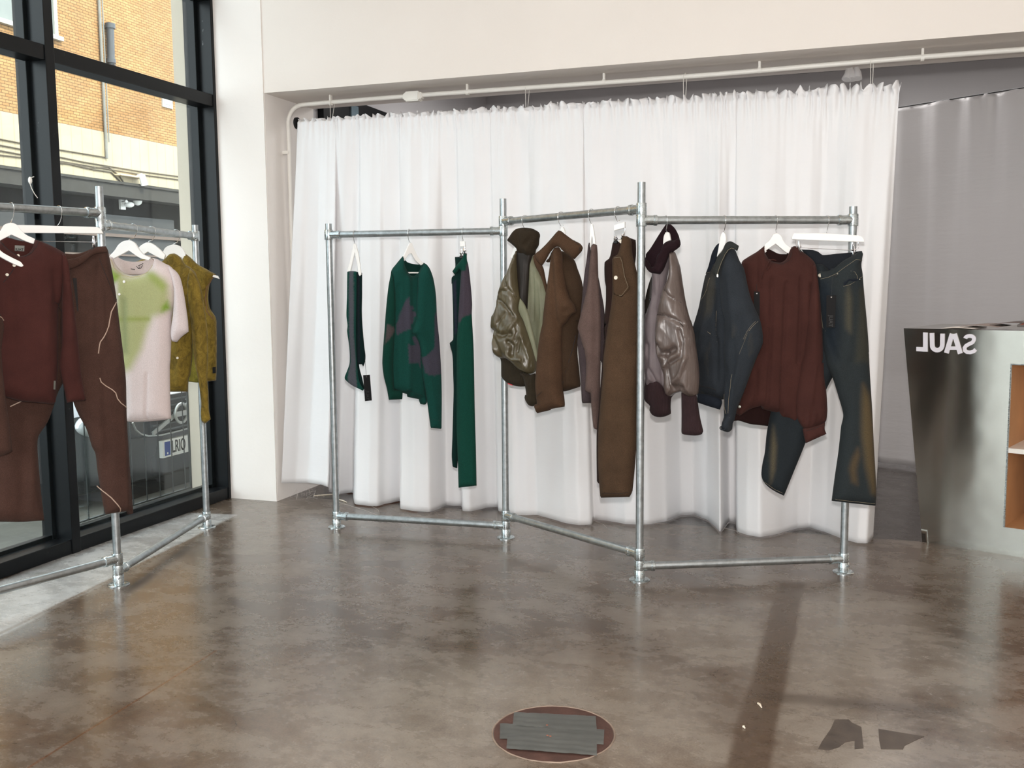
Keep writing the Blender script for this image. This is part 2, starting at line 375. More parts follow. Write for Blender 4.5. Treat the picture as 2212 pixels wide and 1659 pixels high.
def text(name, s, size, origin, right, up, mat, parent, ext=.0006, bold=0., xs=1., align='CENTER'):
    cu = bpy.data.curves.new(name, 'FONT'); cu.body = s; cu.size = size; cu.extrude = ext; cu.offset = bold; cu.align_x = align; cu.align_y = 'CENTER'; cu.materials.append(mat)
    o = bpy.data.objects.new(name, cu); COL.objects.link(o)
    r = Vector([float(c) for c in right]).normalized(); u = Vector([float(c) for c in up]).normalized(); n = r.cross(u)
    m = Matrix(((r.x*xs, u.x, n.x, 0), (r.y*xs, u.y, n.y, 0), (r.z*xs, u.z, n.z, 0), (0, 0, 0, 1))); m.translation = Vector([float(c) for c in origin])
    if parent is not None:
        o.parent = parent; m.translation = m.translation-world_loc(parent)
    o.matrix_local = m
    bpy.context.view_layer.update()
    me = bpy.data.meshes.new_from_object(o); par = o.parent; ml = o.matrix_local.copy(); bpy.data.objects.remove(o)
    o = bpy.data.objects.new(name, me); COL.objects.link(o); o.parent = par; o.matrix_local = ml
    if not me.materials: me.materials.append(mat)
    return o
# ------------------------------------------------------------------ the room
XW = -0.336          # room face of the window wall
ZB = 2.419           # underside of the beam over the opening
ZC = 3.85            # ceiling
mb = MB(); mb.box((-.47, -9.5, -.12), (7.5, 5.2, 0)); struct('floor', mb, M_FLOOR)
mb = MB(); mb.box((-.47, -9.5, ZC), (7.5, .55, ZC+.25)); struct('ceiling', mb, M_WALL)
mb = MB(); mb.box((-.45, 0, ZB), (7.5, .56, ZC)); struct('trim_1', mb, M_WALL2)
mb = MB(); mb.box((-.45, 0.004, 0), (0.0, .56, ZB)); mb.box((-.336, -.006, 0), (-.002, .1, ZC)); struct('wall_back', mb, M_WALL)
mb = MB(); mb.box((7.2, -9.5, 0), (7.4, 5.2, ZC)); struct('wall_right', mb, M_WALL)
mb = MB(); mb.box((-.6, -9.5, 0), (7.4, -9.3, 1.0)); mb.box((-.6, -9.5, 3.0), (7.4, -9.3, ZC)); mb.box((2.4, -9.5, 1.0), (4.6, -9.3, 3.0)); mb.box((6.2, -9.5, 1.0), (7.4, -9.3, 3.0)); mb.box((-.6, -9.5, 1.0), (.6, -9.3, 3.0)); struct('wall_front', mb, M_WALL)
# room behind the opening
mb = MB(); mb.box((-3, 5.0, 0), (7.4, 5.15, 3.4)); struct('wall_far', mb, M_BACK)
mb = MB(); mb.box((-.60, .56, 0), (-.45, 5.0, 3.4)); struct('wall_left', mb, M_BACK)
mb = MB(); mb.box((-.6, .56, 3.3), (7.4, 5.0, 3.4)); struct('trim_2', mb, M_BACK)

# window wall: steel frames running along the street side
mF = MB(); xo, xi = -.466, XW
y_m = [0.0, -1.29, -2.60, -3.9, -5.2, -6.5, -7.8, -9.3]
for i, y in enumerate(y_m):
    if i == 0: mF.box((xo, -.03, 0), (xi+.012, .08, ZC)); mF.box((xo-.03, -.06, 0), (xo+.05, -.02, ZC))
    else:
        mF.box((xo+.04, y-.028, 0), (xi+.012, y+.028, ZC)); mF.box((xo-.02, y-.05, 0), (xo+.045, y+.05, ZC))
mdw = MB(); mdw.box((xo, -5.75, 0), (xi+.03, -4.0, 3.1), bev=.004); dr = struct('dark_reflection_panel_1', mdw, plain('dark_brown_panel', (44, 34, 28), .6)); mdh = MB(); mdh.tube([(xi+.03, -4.15, 1.0), (xi+.08, -4.15, 1.0), (xi+.08, -4.28, 1.0)], .009, 8); dh = mdh.build('dark_panel_handle', M_CHROME, dr)  # unseen dark panel, added to give the metal counter a dark reflection
for z0, z1 in ((0, .072), (2.357, 2.428), (2.965, 3.02), (ZC-.06, ZC)):
    mF.box((xo+.03, -9.3, z0), (xi+.006, 0, z1)); mF.box((xo+.0, -9.3, z0+(.028 if z0 > 1 else 0)), (xo+.04, 0, z1+.02))
win = struct('window_1', mF, M_FRAME, bevel=.003)
for i in range(len(y_m)-1):
    for z0, z1 in ((.07, 2.36), (2.428, 2.965), (3.02, ZC-.06)):
        m = MB(); m.box((-.412, y_m[i+1]+.02, z0), (-.408, y_m[i]-.02, z1)); g = m.build('pane', M_GLASS, win, smooth=False); g['kind'] = 'structure'
# strip of crumbling plaster between frame and wall
mb = MB(); random.seed(3)
for k in range(26):
    z = .02+random.random()**1.5*3.3; mb.ball((xi+.006, .045+random.uniform(-.004, .01), z), random.uniform(.004, .011), 6, sc=(.5, 1, random.uniform(1, 2.6)))
struct('trim_3', mb, M_WALL, bevel=0)
# outside: cream reveal of the neighbouring wall
M_CREAM = make_wall('cream_exterior_paint', (190, 178, 162))
mb = MB(); mb.box((-.62, .0, -.05), (-.47, .30, 6.0)); struct('trim_4', mb, M_CREAM)
# unseen block added above the shop to shade the lower facade opposite
mb = MB(); mb.box((-.60, -9.5, ZC+.25), (7.4, 5.2, 25.7)); struct('upper_sun_block', mb, M_BACK)
# street
M_PAVE = plain('pavement_stone', (84, 83, 76), .85, 0, .22, 5, .3, 60); M_ROAD = plain('asphalt', (56, 57, 58), .8, 0, .2, 4, .4, 90)
mb = MB(); mb.box((-2.3, -30, -.2), (-.60, 60, -.02)); mb.box((-.60, -9.5, -.2), (-.47, .0, -.02)); struct('pavement', mb, M_PAVE)
mb = MB(); mb.box((-17.0, -30, -.3), (-2.42, 60, -.14)); struct('road', mb, M_ROAD)
mb = MB(); mb.box((-2.42, -30, -.2), (-2.3, 60, -.015)); mb.box((-17.2, -30, -.2), (-17.0, 60, -.015)); struct('trim_5', mb, plain('kerb_stone', (100, 100, 97), .8))
mb = MB(); mb.box((-18.4, -30, -.2), (-17.2, 60, -.02)); struct('pavement', mb, M_PAVE)

# brick building across the street ---------------------------------------------
XF = -18.336
def fac(px, py, dx=0.): return onx(px, py, XF+dx)
bld = empty('brick_building', (XF-2, 18, -.02), 'tan brick building with cream cladding across the street', 'building')
z_br = 6.035; z_cl = 4.52; z_fa = 4.10
mb = MB(); mb.box((XF-4, -12, z_br), (XF, 48, 20)); mb.build('brick_wall', M_BRICK, bld, smooth=False)
mb = MB(); mb.box((XF-4, -12, z_cl), (XF+.03, 48, z_br)); mb.build('cladding', make_groove_mat('cream_cladding', (166, 150, 120), .42), bld, smooth=False)
mb = MB(); mb.box((XF-4, -12, z_fa), (XF+.18, 48, z_cl)); mb.box((XF, -12, z_cl-.03), (XF+.24, 48, z_cl+.05)); mb.build('fascia', plain('grey_fascia', (60, 58, 55), .8, spec=.1), bld, smooth=False)
mb = MB(); mb.box((XF-4, -12, -.02), (XF-.6, 48, z_fa)); mb.build('shopfront_wall', plain('dark_shopfront', (20, 19, 18), .9, spec=.05), bld, smooth=False)
for k in range(9):
    mb = MB(); y0 = -6+k*5.2; mb.box((XF-.62, y0, .5), (XF-.5, y0+3.6, 3.6)); w = mb.build('shutter', make_groove_mat('slatted_shutter', (38, 37, 36), .22, 2, .6) if k == 0 else bpy.data.materials['slatted_shutter'], bld, smooth=False)
mb = MB(); mb.box((XF-.55, -12, 2.9), (XF-.38, 48, 3.0)); mb.box((XF-.55, -12, 2.3), (XF-.40, 48, 2.36)); mb.build('rail', plain('brown_wood_rail', (84, 68, 58), .6), bld, smooth=False)
M_WFR = plain('white_window_frame', (168, 165, 156), .4); M_PANEG = plain('pale_blind_glass', (108, 112, 108), .12, 0, .06, 2)
a = fac(2, 50); b_ = fac(124, 84)
mb = MB(); y0, y1, z0 = a[1]-1.5, b_[1], b_[2]; z1 = z0+2.6
for yy in (y0, y0+(y1-y0)*.27, y0+(y1-y0)*.60, y1-.12): mb.box((XF-.02, yy, z0), (XF+.05, yy+.12, z1))
mb.box((XF-.02, y0, z0-.06), (XF+.14, y1+.1, z0+.06)); mb.box((XF-.02, y0, z1), (XF+.05, y1, z1+.12))
wf = mb.build('window', M_WFR, bld, smooth=False); mb = MB(); mb.box((XF-.01, y0, z0), (XF+.015, y1, z1)); mb.build('pane', M_PANEG, wf, smooth=False)
a = fac(348, 203); b_ = fac(371, 236)
mb = MB(); mb.box((XF, a[1], b_[2]), (XF+.05, b_[1], a[2])); vf = mb.build('wall_vent', M_WFR, bld, smooth=False)
mb = MB(); mb.box((XF+.04, a[1]+.09, b_[2]+.1), (XF+.06, b_[1]-.07, a[2]-.1)); mb.build('grille', plain('vent_grey', (150, 146, 140), .6), vf, smooth=False)
M_PIPE = plain('dark_grey_pipe', (54, 56, 60), .45); M_CAB = plain('brown_cable', (78, 68, 54), .7)
mb = MB(); a = fac(238, 56, .16); b_ = fac(240, 132, .16); mb.tube([a, b_], .11, 14); mb.lathe(a, [(.11, -.08), (.15, -.08), (.15, .07), (.11, .07)], 14); mb.lathe(b_, [(.11, -.06), (.14, -.06), (.14, .06), (.11, .06)], 14); e = fac(243, 140, 0); mb.tube([b_, (b_[0], b_[1], e[2]), e], .10, 12); mb.build('soil_pipe', M_PIPE, bld)
mb = MB(); a = fac(215, -30, .08); b_ = fac(228, 342, .08); mb.tube([(XF+.08, (a[1]+b_[1])/2, a[2]), (XF+.08, (a[1]+b_[1])/2, b_[2])], .045, 8); mb.tube([(XF+.12, (a[1]+b_[1])/2+.09, a[2]), (XF+.12, (a[1]+b_[1])/2+.09, b_[2]+.5)], .02, 6); mb.build('conduit', plain('grey_conduit', (110, 108, 102), .5), bld)
for pts in (((-40, 293), (70, 314), (180, 332), (228, 340)), ((-40, 306), (60, 325), (180, 350), (300, 370), (408, 384)), ((-40, 318), (80, 340), (200, 360), (310, 378), (408, 391)),
            ((-40, 330), (60, 342), (130, 350), (190, 364), (235, 361), (258, 380), (270, 398)), ((100, 352), (160, 354), (200, 366), (240, 372), (262, 394), (290, 402))):
    mb = MB(); mb.tube([fac(x, y, .06) for x, y in pts], .022, 6); mb.build('cable', M_CAB, bld)
a = fac(262, 375, .3); b_ = fac(298, 387, .02); mb = MB(); mb.box((XF+.03, a[1], b_[2]), (XF+.3, b_[1], a[2])); mb.build('junction_box', plain('beige_box', (222, 200, 165), .5), bld, bevel=.02)
a = fac(306, 378, .35); b_ = fac(312, 400, .35); mb = MB(); mb.tube([fac(298, 380, .1), a], .05, 8); mb.tube([a, b_], [.10, .11], 12); mb.build('security_camera', M_WHITEP, bld)
a = fac(262, 437, -.4); mb = MB(); mb.box((XF-.5, a[1], a[2]-.22), (XF-.42, a[1]+.22, a[2]+.18)); mb.tube([(XF-.45, a[1]+.1, a[2]), fac(272, 434, -.2), fac(276, 440, -.2)], .05, 8); mb.ball(fac(279, 442, -.2), .16, 12, sc=(1, 1, .6)); mb.build('security_camera', M_WHITEP, bld)
mb = MB(); mb.ball(fac(297, 434, -.3), .15, 12); mb.build('dome_lamp', M_WHITEP, bld)

# cars ------------------------------------------------------------------------
M_CARG = plain('charcoal_car_paint', (58, 61, 65), .22, .35, .05, 4, 0, coat=.6, coatr=.05); M_TRIMS = plain('silver_trim', (186, 188, 184), .3, .7, .04)
M_TYRE = plain('tyre_rubber', (24, 24, 25), .85); M_CGL = plain('car_window_glass', (34, 40, 46), .06, 0, .05, 3, 0); M_DARK = plain('black_plastic', (22, 23, 24), .5)
M_PLATE = plain('white_plate', (240, 240, 236), .35, 0, .02); M_BLUE = plain('blue_band', (28, 66, 150), .4); M_LAMP = plain('headlamp_glass', (205, 210, 212), .08, .3, .05)
XN = -.936
def car(x0, yc, L, Wd, label, front, body_mat, sgn=-1, zoff=0.):
    root = empty('car', (x0+sgn*L/2, yc, -.13+zoff), label, 'car')
    prof = [(0.0, .20), (0.0, .52), (.05, .66), (.35, .78), (1.05, .90), (1.75, 1.42), (2.2, 1.52), (3.3, 1.50), (4.0, 1.05), (L, .98), (L+.03, .45), (L-.05, .22)]
    mb = MB(); nW = 7; rows = []
    for (d, z) in prof:
        tuck = .13 if z > 1.0 else (.02 if z > .25 else .04)
        rows.append([(x0+sgn*(d+.10*abs(2*j/(nW-1)-1)**3*(1 if d < 1.2 else 0)), yc+(2*j/(nW-1)-1)*(Wd/2-tuck-.0), z-.13+zoff+.0+.03*(1-abs(2*j/(nW-1)-1)**2)*(1 if z > .5 else 0)) for j in range(nW)])
    vs = [q for r in rows for q in r]; fs = []
    for i in range(len(rows)-1):
        for j in range(nW-1): fs.append((i*nW+j, i*nW+j+1, (i+1)*nW+j+1, (i+1)*nW+j))
    fs.append([(len(rows)-1)*nW+j for j in range(nW)][::-1]+[j for j in range(nW)]); mb.add(vs, fs)
    mb.add([rows[i][0] for i in range(len(rows))], [tuple(range(len(rows)))]); mb.add([rows[i][-1] for i in range(len(rows))], [tuple(range(len(rows)))[::-1]])
    mb.build('body', body_mat, root, angle=35, bevel=.02)
    for s in (-1, 1):
        for d in (.85, L-.85):
            w = MB(); c = (x0+sgn*d, yc+s*(Wd/2-.10), .18+zoff); w.lathe(c, [(.20, -.11), (.31, -.10), (.32, 0), (.31, .10), (.20, .11)], 28, axis=(0, 1, 0)); wo = w.build('wheel', M_TYRE, root)
            w = MB(); w.lathe(c, [(.05, -.115), (.19, -.115), (.19, .115), (.05, .115)], 20, axis=(0, 1, 0)); w.build('hub_cap', M_TRIMS, wo)
        w = MB(); yy = yc+s*(Wd/2-.105); w.slab([(x0+sgn*1.35, yy, .86+zoff), (x0+sgn*1.85, yy, 1.24+zoff), (x0+sgn*3.2, yy, 1.27+zoff), (x0+sgn*3.7, yy, .9+zoff)], (0, 1, 0), .03); w.build('side_window', M_CGL, root, smooth=False)
    w = MB(); w.slab([(x0+sgn*1.10, yc-Wd/2+.22, .84+zoff), (x0+sgn*1.10, yc+Wd/2-.22, .84+zoff), (x0+sgn*1.70, yc+Wd/2-.28, 1.30+zoff), (x0+sgn*1.70, yc-Wd/2+.28, 1.30+zoff)], (-sgn*.6, 0, .78), .03); w.build('windscreen', M_CGL, root, smooth=False)
    for s in (-1, 1):
        w = MB(); w.ball((x0+sgn*.12, yc+s*(Wd/2-.25), .47+zoff), .14, 28, sc=(.7, 1.25, .6)); w.build('headlight', M_LAMP, root)
    return root
c1 = car(XN, .37, 4.3, 1.86, 'charcoal grey car nosing up to the shop window, number plate facing in', True, M_CARG)
def P1(px, py, d=0.): return onx(px, py, XN+.012+d)
t5 = (220, 780, 5.183)
# grille, slash, badge and number plate
mb = MB(); g0 = P1(*K(t5, (330, 700))[0]); g1 = P1(*K(t5, (1060, 560))[0]); ya, yb = .02, .86
mb.box((XN-.01, ya, .36), (XN+.012, yb, .60))
mb.build('grille', M_DARK, c1, bevel=.004)
for k in range(6):
    mb = MB(); mb.box((XN, ya+.01, .375+k*.038), (XN+.022, yb-.01, .385+k*.038)); mb.build('slat', plain('grille_grey', (96, 100, 104), .35, .3), c1, smooth=False)
mb = MB(); mb.tube([P1(*q, .014) for q in K(t5, (345, 690), (380, 770), (440, 820), (520, 838), (640, 832), (800, 798), (960, 755), (1090, 718), (1180, 650))], .006, 8); mb.build('grille_surround', M_TRIMS, c1)
mb = MB(); mb.tube([P1(*q, .014) for q in K(t5, (330, 862), (500, 850), (700, 838))], .0025, 6); mb.build('bumper_seam', M_DARK, c1)
mb = MB(); A, B = [P1(*q, .02) for q in K(t5, (570, 815), (1120, 345))]; d = (B-A)/np.linalg.norm(B-A); up = np.cross((1, 0, 0), d); mb.slab([A-up*.013, B-up*.013, B+up*.013, A+up*.013], (1, 0, 0), .012); mb.build('grille_slash', M_TRIMS, c1, smooth=False)
cb = P1(*K(t5, (868, 582))[0], .02); mb = MB(); ring = [(cb[0]+.016, cb[1]+.062*math.cos(a), cb[2]+.062*math.sin(a)) for a in [2*PI*k/32 for k in range(33)]]; mb.tube(ring, .010, 8, cap=False); mb.lathe(cb, [(.055, 0), (.055, .008)], 24, axis=(1, 0, 0), mi=1); mb.box((cb[0], cb[1]-.062, cb[2]-.017), (cb[0]+.026, cb[1]+.062, cb[2]+.017))
mb.tube([(cb[0]+.016, cb[1]+.045, cb[2]+.045), (cb[0]+.016, cb[1]+.085, cb[2]+.082)], .007, 8); mb.tube([(cb[0]+.016, cb[1]+.05, cb[2]+.086), (cb[0]+.016, cb[1]+.09, cb[2]+.086), (cb[0]+.016, cb[1]+.088, cb[2]+.05)], .006, 8)
mb.build('badge', [M_TRIMS, M_DARK], c1)
pa = P1(*K(t5, (655, 985))[0]); yb0 = pa[1]; zc = P1(*K(t5, (860, 940))[0])[2]
mb = MB(); mb.box((XN, yb0, zc-.056), (XN+.03, yb0+.52, zc+.056)); mb.box((XN+.02, yb0+.02, zc-.045), (XN+.0315, yb0+.075, zc+.045), 1); mb.lathe((XN+.031, yb0+.045, zc-.03), [(.007, 0), (.007, .002)], 12, axis=(1, 0, 0)); pl = mb.build('number_plate', [M_PLATE, M_BLUE], c1, smooth=False)
text('plate_lettering', 'LRIO', .112, (XN+.0315, yb0+.09, zc), (0, 1, 0), (0, 0, 1), M_INK, pl, bold=.0015, xs=.58, align='LEFT'); text('plate_lettering', 'L', .112, (XN+.0315, yb0+.285, zc), (0, 1, 0), (0, 0, 1), M_INK, pl, bold=.0015, xs=.58, align='LEFT')
mb = MB(); mb.box((XN-.4, -.25, -.02), (XN-.02, .95, .12)); mb.build('lower_grille', M_DARK, c1, smooth=False)
car(-9.5, 13.4, 4.4, 1.85, 'dark car parked across the street by the dark shopfront', False, plain('dark_blue_car_paint', (52, 58, 70), .2, .3, .05, 4, 0, coat=.6), zoff=.0)
# wire rack on the pavement between glass and car
M_WIRE = plain('grey_wire', (58, 60, 60), .4, .5, .05)
rk = empty('wire_barrier', (-.62, -.5, -.02), 'low grey wire barrier standing outside the shop window', 'barrier')
mb = MB(); top = 1.0
for yy in (-.98, .0): mb.tube([(-.62, yy, -.02), (-.62, yy, top)], .008, 8)
mb.tube([(-.62, -.98, .05), (-.62, 0, .05)], .006, 8); mb.tube([(-.62, -.98, top), (-.62, 0, top)], .006, 8); mb.build('frame', M_WIRE, rk)
for k in range(8):
    mb = MB(); yy = -.88+k*.118; mb.tube([(-.62, yy, .045), (-.62, yy, top)], .0035, 6); mb.build('wire', M_WIRE, rk)

# ------------------------------------------------------------------ opening: conduit, rod, curtains
pz = 2.375; py_ = .19
mb = MB(); rr = .013
pts = [(.030, py_+.02, .25), (.032, py_+.01, 1.2), (.040, py_, 2.25)]
pts += [(.040+.10*(1-math.cos(a)), py_, 2.27+(pz-2.27)*math.sin(a)) for a in [PI/2*k/8 for k in range(9)]]
pts += [(x, py_+.003*math.sin(x*3), pz+.004*math.sin(x*2.1)) for x in np.linspace(.3, 7.1, 30)]
mb.tube(pts, rr, 12); cd = mb.build('electrical_conduit', M_WHITEP); tag(recenter(cd), 'long white painted conduit pipe clipped under the beam', 'pipe')
for px, sc in ((893, 1.8),):
    a = ony(px, 200, py_); m = MB(); m.box((a[0]-.045, py_-.03, pz-.03), (a[0]+.045, py_+.03, pz+.025), bev=.006); m.box((a[0]-.06, py_-.02, pz-.018), (a[0]+.06, py_+.02, pz+.018), bev=.005); m.build('junction_box', M_WHITEP, cd)
for px in (714, 1010, 1305, 1640, 1990):
    a = ony(px, 200, py_); m = MB(); m.box((a[0]-.006, py_-.012, pz+.008), (a[0]+.006, py_+.012, ZB+.001), bev=.002); m.tube([(a[0]-.008, py_, pz), (a[0]+.008, py_, pz)], .0165, 14); m.build('pipe_clip', M_WHITEP, cd)
m = MB(); m.box((0, py_-.018, 2.09), (.045, py_+.018, 2.11), bev=.003); m.build('pipe_clip', M_WHITEP, cd)
# curtain rod
yR = .155
ra = ony(645, 266, yR); rb = ony(1925, 205, yR)
zr = (ra[2]+rb[2])/2; print('rod z', ra, rb)
mb = MB(); mb.tube([(ra[0], yR, ra[2]), (rb[0], yR, rb[2])], .010, 12); rod = mb.build('curtain_rod', M_WHITEP)
tag(recenter(rod), 'thin rod carrying the white curtain, slung from the conduit', 'curtain rod')
m = MB(); m.lathe((ra[0]-.012, yR, ra[2]), [(.012, -.004), (.034, -.004), (.034, .008), (.012, .012)], 24, axis=(1, 0, .0)); m.build('end_cap', M_BLACK, rod)
for px, nm in ((718, 'leftmost string loop on the white conduit holding the curtain rod'), (1140, 'string loop above the puffer jackets, holding the curtain rod'), (1480, 'string loop behind the tallest rack post holding the curtain rod'), (1882, 'rightmost string loop holding the end of the curtain rod')):
    a = ony(px, 205, py_); t = (a[0]-ra[0])/(rb[0]-ra[0]); z = ra[2]+(rb[2]-ra[2])*t
    m = MB(); m.tube([(a[0]-.004, yR+.012, z), (a[0]-.008, py_-.015, pz), (a[0], py_, pz+.0145), (a[0]+.006, py_+.015, pz), (a[0]+.004, yR+.012, z), (a[0], yR, z-.0115)], .0016, 6); tag(recenter(m.build('string_loop', plain('white_string', (225, 222, 214), .8))), nm, 'string', 'string loops holding the curtain rod')

def satin_curtain(name, c, rough):
    m, nt, b, _ = newmat(name); c = lin(c); v = coords(nt)
    nt.links.new(ramp(nt, noisetex(nt, v, 2, 3), [(.3, tuple(x*.97 for x in c)), (.7, c)]), b.inputs['Base Color'])
    setb(b, rough=rough, spec=.45, sheen=.15); pv = bump(nt, b, noisetex(nt, coords(nt, (.5, .5, 1.6)), 4, 5, .6), .12, .03)
    w = noisetex(nt, coords(nt, (.25, .25, 14)), 3, 2); bump(nt, b, w, .05, .01, pv); return m
M_CURT = satin_curtain('white_satin', (233, 232, 233), .42)
hem = [(609, 1043, .1), (640, 1043, .1), (666, 1043, .1), (690, 1047, .1), (707, 1053, .1), (709, 1062, 0), (729, 1068, 0), (764, 1063, 0), (767, 1089, 0), (794, 1094, 0), (815, 1094, 0), (829, 1089, 0), (848, 1085, 0), (866, 1081, 0),
       (864, 1100, 0), (893, 1105, 0), (930, 1105, 0), (950, 1098, 0), (964, 1091, 0), (980, 1093, 0), (998, 1093, 0), (998, 1104, 0), (1015, 1105, 0), (1035, 1100, 0), (1052, 1096, 0), (1077, 1094, 0), (1076, 1103, 0), (1112, 1113, 0), (1163, 1112, 0), (1190, 1120, 0),
       (1221, 1130, 0), (1250, 1134, 0), (1279, 1133, 0), (1281, 1121, 0), (1308, 1123, 0), (1351, 1132, 0), (1402, 1133, 0), (1440, 1127, 0), (1470, 1113, 0), (1500, 1111, 0), (1530, 1122, 0), (1556, 1149, 0), (1574, 1125, 0), (1589, 1127, 0), (1591, 1149, 0), (1614, 1156, 0),
       (1643, 1158, 0), (1683, 1152, 0), (1721, 1141, 0), (1749, 1139, 0), (1784, 1149, 0), (1818, 1164, 0), (1853, 1173, 0), (1873, 1174, 0), (1886, 1160, 0)]
def curtain(name, label, hem, topf, mat, z_rod, nx, frill=.03, seed=0, folds=()):
    H = []
    for x, y, f in hem:
        if f > 0: P = ony(x, y, .075+.05*math.sin(x*.05))
        else: P = onz(x, y, .006)
        H.append(P)
    H = np.array(H); pxs = np.array([h[0] for h in hem], float)
    d = np.r_[0, np.cumsum(np.abs(np.diff(pxs))+np.linalg.norm(np.diff(H[:, :2], axis=0), axis=1)*120)]; d /= d[-1]
    ts = np.linspace(0, 1, nx); hx = np.stack([np.interp(ts, d, H[:, k]) for k in range(3)], 1)
    # soften the polyline a little
    for _ in range(4): hx[1:-1] = hx[1:-1]*.5+(hx[:-2]+hx[2:])*.25
    pxt = np.interp(ts, d, pxs); u = (pxt-pxs[0])/(pxs[-1]-pxs[0])
    rows = []; vs = []
    S = [-.045, -.03, -.016, -.008, .0, .008, .016, .03, .05]+list(np.linspace(.075, 1, 66))
    for s in S:
        for i in range(nx):
            T = topf(u[i]); g = noise.noise((i*.11+seed, 1.3, s*2)); g2 = noise.noise((i*.33+seed, 7.1, s*3))
            if s < .02:
                e = max(0, -s/.045); zz = T[2]-s*2.25*(.16+.34*u[i])*(1+.8*g2)
                amp = .017+.004*g2; ph = i*.9+3*noise.noise((i*.05, seed, 0))
                y = T[1]-.012+(.018*e+.006)*math.sin(ph+g*4)+.014*g*e; x = T[0]+.006*g2+(.012*e)*math.cos(ph*.7)
                if s > -.01: y -= .008
                vs.append((x, y, zz)); continue
            w = s**1.15; k = 1-math.exp(-s*14)
            ph = i*.9+3*noise.noise((i*.05, seed, 0))
            x = T[0]*(1-w)+hx[i][0]*w; y = (T[1]-.014)*(1-w)+hx[i][1]*w; z = T[2]*(1-s)+hx[i][2]*s
            fo = .045*noise.noise((i*.034+seed, s*.8, 2.0))+.011*noise.noise((i*.10+seed, s*1.3, 5.0))*min(1, .35+s)
            fo += .010*math.sin(ph)*math.exp(-s*26)
            if s > .8: fo += .02*(s-.8)/.2*noise.noise((x*5, s*9, 4))
            y += fo*k*(1-.55*w)
            x += .012*noise.noise((i*.09+seed, s*1.1, 8.0))*k*(1-w)
            vs.append((x, y, max(z, .006)))
    R = len(S); fs = [(r*nx+i, r*nx+i+1, (r+1)*nx+i+1, (r+1)*nx+i) for r in range(R-1) for i in range(nx-1)]
    me = bpy.data.meshes.new(name); me.from_pydata(vs, [], fs); me.materials.append(mat)
    for p in me.polygons: p.use_smooth = True
    o = bpy.data.objects.new(name, me); COL.objects.link(o); recenter(o)
    md = o.modifiers.new('cloth', 'SOLIDIFY'); md.thickness = .0015
    return tag(o, label, 'curtain')
xT0, xT1 = ra[0]+.0, ony(1942, 175, yR)[0]
def top1(u): 
    x = xT0+(xT1-xT0)*u; return (x, yR, ra[2]+(rb[2]-ra[2])*u)
curtain('curtain', 'white satin curtain gathered on a rod behind the long clothes rack', hem, top1, M_CURT, zr, 760)
# grey curtain deeper in the room
def plG(px, py): return onp(px, py, (3.5, 2.33, 0), (.515, .857, 0))
ga, gb = plG(1930, 236), plG(2212, 188); print('grey top', ga, gb)
gd = (gb-ga)/np.linalg.norm((gb-ga)[:2]); g1 = ga+gd*2.3; g0 = ga-gd*.35
g0[2] = ga[2]; g1[2] = gb[2]
M_CURG = satin_curtain('grey_satin', (200, 197, 197), .4)
hemg = []
mbv = []; nx = 260; S = list(np.linspace(0, .05, 6))+list(np.linspace(.08, 1, 50)); nG = np.array([-gd[1], gd[0], 0.])
for s in S:
    for i in range(nx):
        u = i/(nx-1); T = g0+(g1-g0)*u; z = T[2]*(1-s)+.02*s
        ph = u*34+3*noise.noise((u*5, 0, 0)); fo = .05*noise.noise((u*9, s*.8, 3))*(1-math.exp(-s*8))+.022*noise.noise((u*22, s*1.5, 6))+.008*math.sin(ph*3)*math.exp(-s*20)
        fo += -.30*max(0, s-.75)*(1-u*1.2)
        p = T+nG*fo; mbv.append((p[0], p[1], z+.006*math.sin(ph*1.7)*math.exp(-s*30)))
me = bpy.data.meshes.new('curtain'); me.from_pydata(mbv, [], [(r*nx+i, r*nx+i+1, (r+1)*nx+i+1, (r+1)*nx+i) for r in range(len(S)-1) for i in range(nx-1)]); me.materials.append(M_CURG)
for p in me.polygons: p.use_smooth = True
gc = bpy.data.objects.new('curtain', me); COL.objects.link(gc); recenter(gc); gc.modifiers.new('cloth', 'SOLIDIFY').thickness = .002
tag(gc, 'grey looking satin curtain in the room behind the metal counter', 'curtain')
mb = MB(); mb.tube([g0-gd*.2+np.array([0, 0, .006]), g1+np.array([0, 0, .006])], .004, 8); tag(recenter(mb.build('curtain_wire', M_DARK)), 'dark taut wire the grey curtain hangs from', 'wire')
# gathered cloth bunch above the white curtain's right end
mb = MB()
for k, q in enumerate([(1828, 172, 1832, 150), (1840, 172, 1838, 149), (1852, 170, 1850, 147)]):
    a = ony(q[0], q[1], .34); b_ = ony(q[2], q[3], .36); mb.tube([a, (a+b_)/2+np.array([.004, 0, 0]), b_], [.024, .018, .013], 10)
tag(recenter(mb.build('cloth_bunch', M_CURG)), 'bunched pale cloth tied up behind the top right of the white curtain', 'cloth')
# dark framed window in the back room
XB = -.45
a = onx(686, 240, XB); b_ = onx(835, 240, XB); zt_ = 2.60; print('win2', a, b_)
mb = MB(); mb.box((XB, a[1], 1.2), (XB+.05, b_[1], (a[2]+b_[2])/2+.06))
wd = mb.build('window_2', M_FRAME, smooth=False); wd['kind'] = 'structure'
mb = MB(); L_ = b_[1]-a[1]
for k0, k1 in ((.36, .46), (.80, .96)): mb.box((XB+.03, a[1]+L_*k0, 1.3), (XB+.06, a[1]+L_*k1, (a[2]+b_[2])/2+.02))
g = mb.build('pane', plain('dull_blue_glass', (120, 140, 150), .15), wd, smooth=False); g['kind'] = 'structure'
